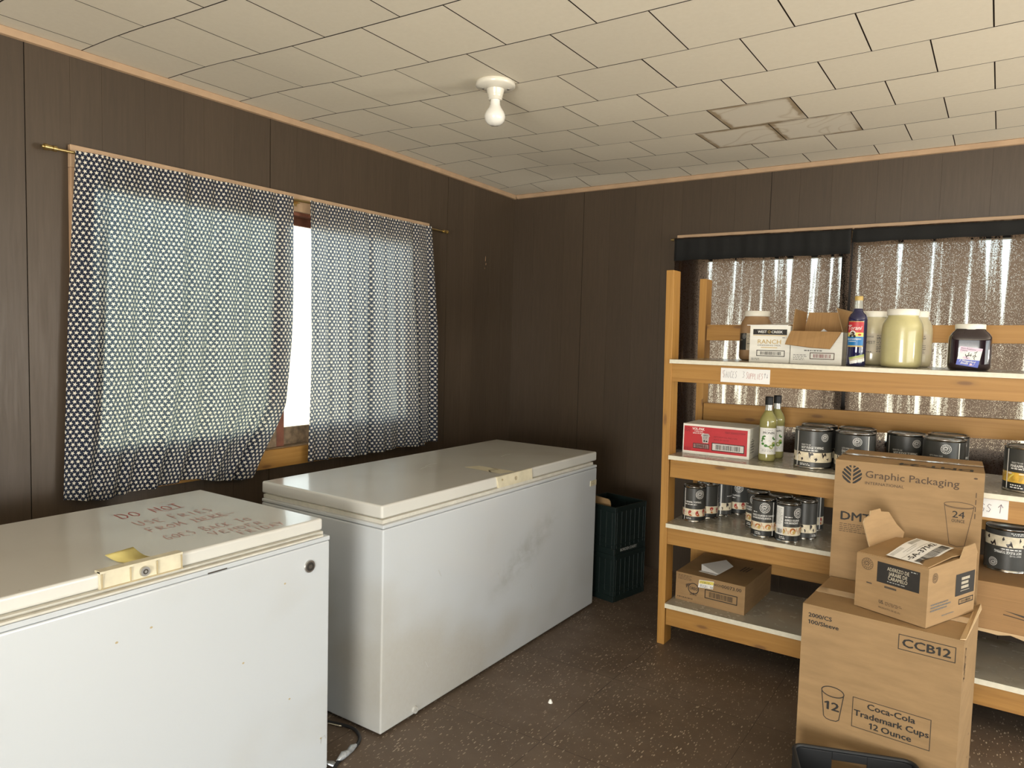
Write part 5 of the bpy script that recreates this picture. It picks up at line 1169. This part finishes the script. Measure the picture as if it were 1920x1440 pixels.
text(b, mp, '24', 0.395, 0.9090, 0.0225, 'ink', 0.036, 0.004, align='c'); text(b, mp, 'OUNCE', 0.395, 0.8930, 0.0105, 'ink', 0.038, 0.002, align='c')
for k in range(4): rect(b, mp, 0.441, 0.985-k*0.024, 0.4435, 1.002-k*0.024, 'ink_brown')
blob(b, mp, 0.438, 1.050, 0.006, 0.003, 'ink_brown')
mt = Flat((-0.050, 2.985, 1.0682), (-1, -0.04, 0), (0, -1, 0), 0.0010); text(b, mt, 'DMT-24', 0.0, 0.03, 0.050, 'ink', 0.225, 0.016)
b.build('carton', t, bevel=0.006, segs=3)
b = MB(); P0, P1, P2, P3 = [Vector((p[0], p[1], z)) for p, z in zip(GF, [1.068, 1.070, 1.062, 1.062])]
a0 = P0.lerp(P3, 0.46); a1 = P1.lerp(P2, 0.46); c0 = P0.lerp(P3, 0.60); c1_ = P1.lerp(P2, 0.60); up = Vector((0, 0, 0.0018)); n = 24; V = []
for i in range(n+1):
    w = 0.0012*math.sin(i*1.7)+0.0010*math.sin(i*0.6)
    V += [a0.lerp(a1, i/n)+up, (a0.lerp(a1, i/n)+c0.lerp(c1_, i/n))/2+up+Vector((0, 0, 0.0015+abs(w))), c0.lerp(c1_, i/n)+up]
b.add(V, [(3*i+q, 3*i+3+q, 3*i+4+q, 3*i+1+q) for i in range(n) for q in (0, 1)], 'tape', True); b.build('packing_tape', t)
# caramel carton on top
KF = [(-0.349, 2.588), (-0.137, 2.505), (-0.020, 2.772), (-0.232, 2.855)]
t = thing('cardboard_box', 'small torn-open brown carton with a white shipping label, topmost on the stack', 'box', (-0.185, 2.68, 0.6325))
b = MB(); ZK = [0.810, 0.818, 0.827, 0.822]; b.prism(KF, 0.6325, ZK, 'card'); mp = face_of(KF, 0, 0, 0.0007); ms = face_of(KF, 1, 0, 0.0007)
emblem(b, mp, 0.037, 0.781, 0.0185, 'ink_brown'); rect(b, mp, 0.070, 0.733, 0.203, 0.799, 'ink')
for s_, v, w in (('ADEREZO DE', 0.7780, 0.068), ('JARABE DE', 0.7630, 0.058), ('CARAMELO', 0.7485, 0.060)): text(b, mp, s_, 0.1365, v, 0.0112, 'beige_print', w, 0.005, align='c', k=1.8)
lines(b, mp, 0.104, 0.740, 0.172, 0.7445, 1, 'grey_print', 0.5, 4, 1.8); lines(b, mp, 0.176, 0.790, 0.199, 0.7955, 1, 'grey_print', 0.5, 4, 1.8)
stroke(b, mp, [(0.002, 0.7195), (0.03, 0.7200), (0.13, 0.7230), (0.226, 0.7290)], 0.0010, 'card_dark'); rect(b, mp, 0.037, 0.7185, 0.055, 0.7225, 'gap_dark'); rect(b, mp, 0.096, 0.7195, 0.134, 0.7255, 'gap_dark')
text(b, mp, 'US.', 0.0815, 0.6655, 0.0105, 'ink', 0.015, 0.016); lines(b, mp, 0.101, 0.6640, 0.156, 0.6760, 3, 'ink_brown', 0.4, 5); text(b, mp, 'PRODUCTO DE EE.UU.', 0.081, 0.6500, 0.0052, 'ink_brown', 0.070, 0.008)
emblem(b, ms, 0.038, 0.783, 0.0150, 'ink_brown'); rect(b, ms, 0.165, 0.702, 0.283, 0.773, 'ink')
for v, w in ((0.755, 0.050), (0.741, 0.044), (0.727, 0.046)): rect(b, ms, 0.2, v-0.0045, 0.2+w, v+0.0045, 'beige_print', 1.6); [rect(b, ms, 0.205+q*0.009, v-0.005, 0.2065+q*0.009, v+0.005, 'ink', 2.0) for q in range(5)]
rect(b, ms, 0.196, 0.715, 0.252, 0.7165, 'beige_print', 1.6); barcode(b, ms, 0.190, 0.672, 0.281, 0.690, 'ink', 0.003, 'ink', None, 31)
lines(b, ms, 0.022, 0.676, 0.145, 0.704, 3, 'ink_grey', 0.55, 7); lines(b, ms, 0.09, 0.652, 0.18, 0.660, 1, 'ink_grey', 0.4, 8)
Pm = [(KF[3][0]+.01, KF[3][1]-.01, .8235), (-0.14, 2.83, 0.826), (-0.05, 2.775, 0.8285), (-0.095, 2.70, 0.8262)]
b.build('carton', t, bevel=0.002)
b = MB(); b.slab([(-0.346, 2.590, 0.8125), (-0.140, 2.509, 0.8205), (-0.085, 2.640, 0.8335), (-0.040, 2.745, 0.8300), (-0.150, 2.800, 0.8345), (-0.262, 2.800, 0.8300)], 0.003, 'card', 'card_in'); b.build('top_flap', t)
b = MB(); kd = Vector((0.109, 0.260)).normalized()
def onleft(u, z): return (-0.349+kd.x*u, 2.595+kd.y*u, z)
b.slab([onleft(*p) for p in ((0.068, .812), (0.050, .845), (0.020, .905), (0.028, .918), (0.056, .926), (0.058, .940), (0.115, .942), (0.121, .931), (0.170, .924), (0.225, .875), (0.278, .840), (0.270, .820))], 0.004, 'card_light', 'card'); b.build('side_flap', t)
kr = (Vector(KF[2])-Vector(KF[1])).normalized()
def onright(u, z): return (KF[1][0]+kr.x*u, KF[1][1]+kr.y*u, z)
b = MB(); b.slab([onright(*p) for p in ((0.178, .823), (0.202, .858), (0.268, .862), (0.289, .828))], 0.003, 'card_light', 'card'); b.build('side_flap', t)
b = MB(); Q = [Vector((-0.262, 2.566, 0)), Vector((-0.156, 2.528, 0)), Vector((-0.083, 2.735, 0)), Vector((-0.196, 2.790, 0))]
def topz(p): return 0.8165+0.075*((p.y-2.54))*0.75 if p.y < 2.66 else 0.8165+0.075*0.12*0.75+0.02*(p.y-2.66)
n = 10; V = []
for i in range(n+1):
    for k in range(n+1):
        p = (Q[0].lerp(Q[1], k/n)).lerp(Q[3].lerp(Q[2], k/n), i/n); V.append((p.x, p.y, 0.8185+0.0185*sstep((p.y-2.53)/0.20)+0.0022))
Fq = [(i*(n+1)+k, i*(n+1)+k+1, (i+1)*(n+1)+k+1, (i+1)*(n+1)+k) for i in range(n) for k in range(n)]
b.add(V, Fq, 'paper', True)
class Lab:
    round = False
    def __call__(s, u, v, k=1.0):
        p = (Q[0].lerp(Q[1], v)).lerp(Q[3].lerp(Q[2], v), u); return Vector((p.x, p.y, 0.8185+0.0185*sstep((p.y-2.53)/0.20)+0.0022+0.0008*k))
lm_ = Lab()
# label is read along its long side; v runs from the far-left edge to the near-right edge
def lrow(u0, u1, v0, v1, m):
    for q in range(8): rect(b, lm_, u0+(u1-u0)*q/8, v0, u0+(u1-u0)*(q+1)/8, v1, m)
for v0 in (0.06, 0.10, 0.14): lrow(0.04, 0.40, v0, v0+0.018, 'grey_print')
lrow(0.62, 0.96, 0.05, 0.17, 'grey_print'); lrow(0.25, 0.7, 0.24, 0.255, 'grey_print'); lrow(0.3, 0.62, 0.30, 0.315, 'grey_print'); lrow(0.02, 0.98, 0.40, 0.408, 'ink_grey')
text(b, lm_, '-5A-37142', 0.06, 0.62, -0.15, 'ink', 0.86, 0.01)
Rn = random.Random(5); a = 0.06
while a < 0.95:
    w = Rn.choice((0.006, 0.010, 0.016)); lrow(a, a+w, 0.72, 0.95, 'ink'); a += w+Rn.choice((0.008, 0.014))
b.build('shipping_label', t, solid=0.0)

# ------------------------------------------------------------------ black tote in front
UL = Vector((0.9395, 0.3425)); VL = Vector((0.3425, -0.9395)); O_ = Vector((-0.466, 2.331)); t = thing('plastic_tote', 'black plastic tote with a handle hole, on the floor before the cup carton', 'tote', (-0.26, 2.22, 0))
def tp(u, v, z): p = O_+UL*u+VL*v; return (p.x, p.y, z)
b = MB(); W0, D0, H0 = 0.345, 0.40, 0.230
def bx(u0, u1, v0, v1, z0, z1): b.prism([tp(u0, v1, 0)[:2], tp(u1, v1, 0)[:2], tp(u1, v0, 0)[:2], tp(u0, v0, 0)[:2]], z0, z1, 'black_plastic')
bx(0.006, W0-0.006, 0.006, D0-0.006, 0, 0.006)
bx(0, W0, 0, 0.006, 0, 0.165); bx(0, 0.115, 0, 0.006, 0.165, H0); bx(0.215, W0, 0, 0.006, 0.165, H0); bx(0.115, 0.215, 0, 0.006, 0.205, H0)
bx(0, W0, D0-0.006, D0, 0, H0); bx(0, 0.006, 0.006, D0-0.006, 0, H0); bx(W0-0.006, W0, 0.006, D0-0.006, 0, H0)
b.build('tote_body', t, bevel=0.0015)
b = MB(); P = []
for u, v in ((0.0, 0.0), (W0, 0), (W0, D0), (0, D0)): P.append(tp(u, v, H0))
def ring_pts(r): 
    out = []
    for (u, v, a) in ((r, r, math.pi), (W0-r, r, 1.5*math.pi), (W0-r, D0-r, 0), (r, D0-r, 0.5*math.pi)):
        for q in range(5): an = a+q/4*math.pi/2; out.append(tp(u+r*math.cos(an), v+r*math.sin(an), H0+0.004))
    return out
b.tube(ring_pts(0.03)+[ring_pts(0.03)[0]], 0.0065, 'black_plastic', 8); b.build('rim', t)
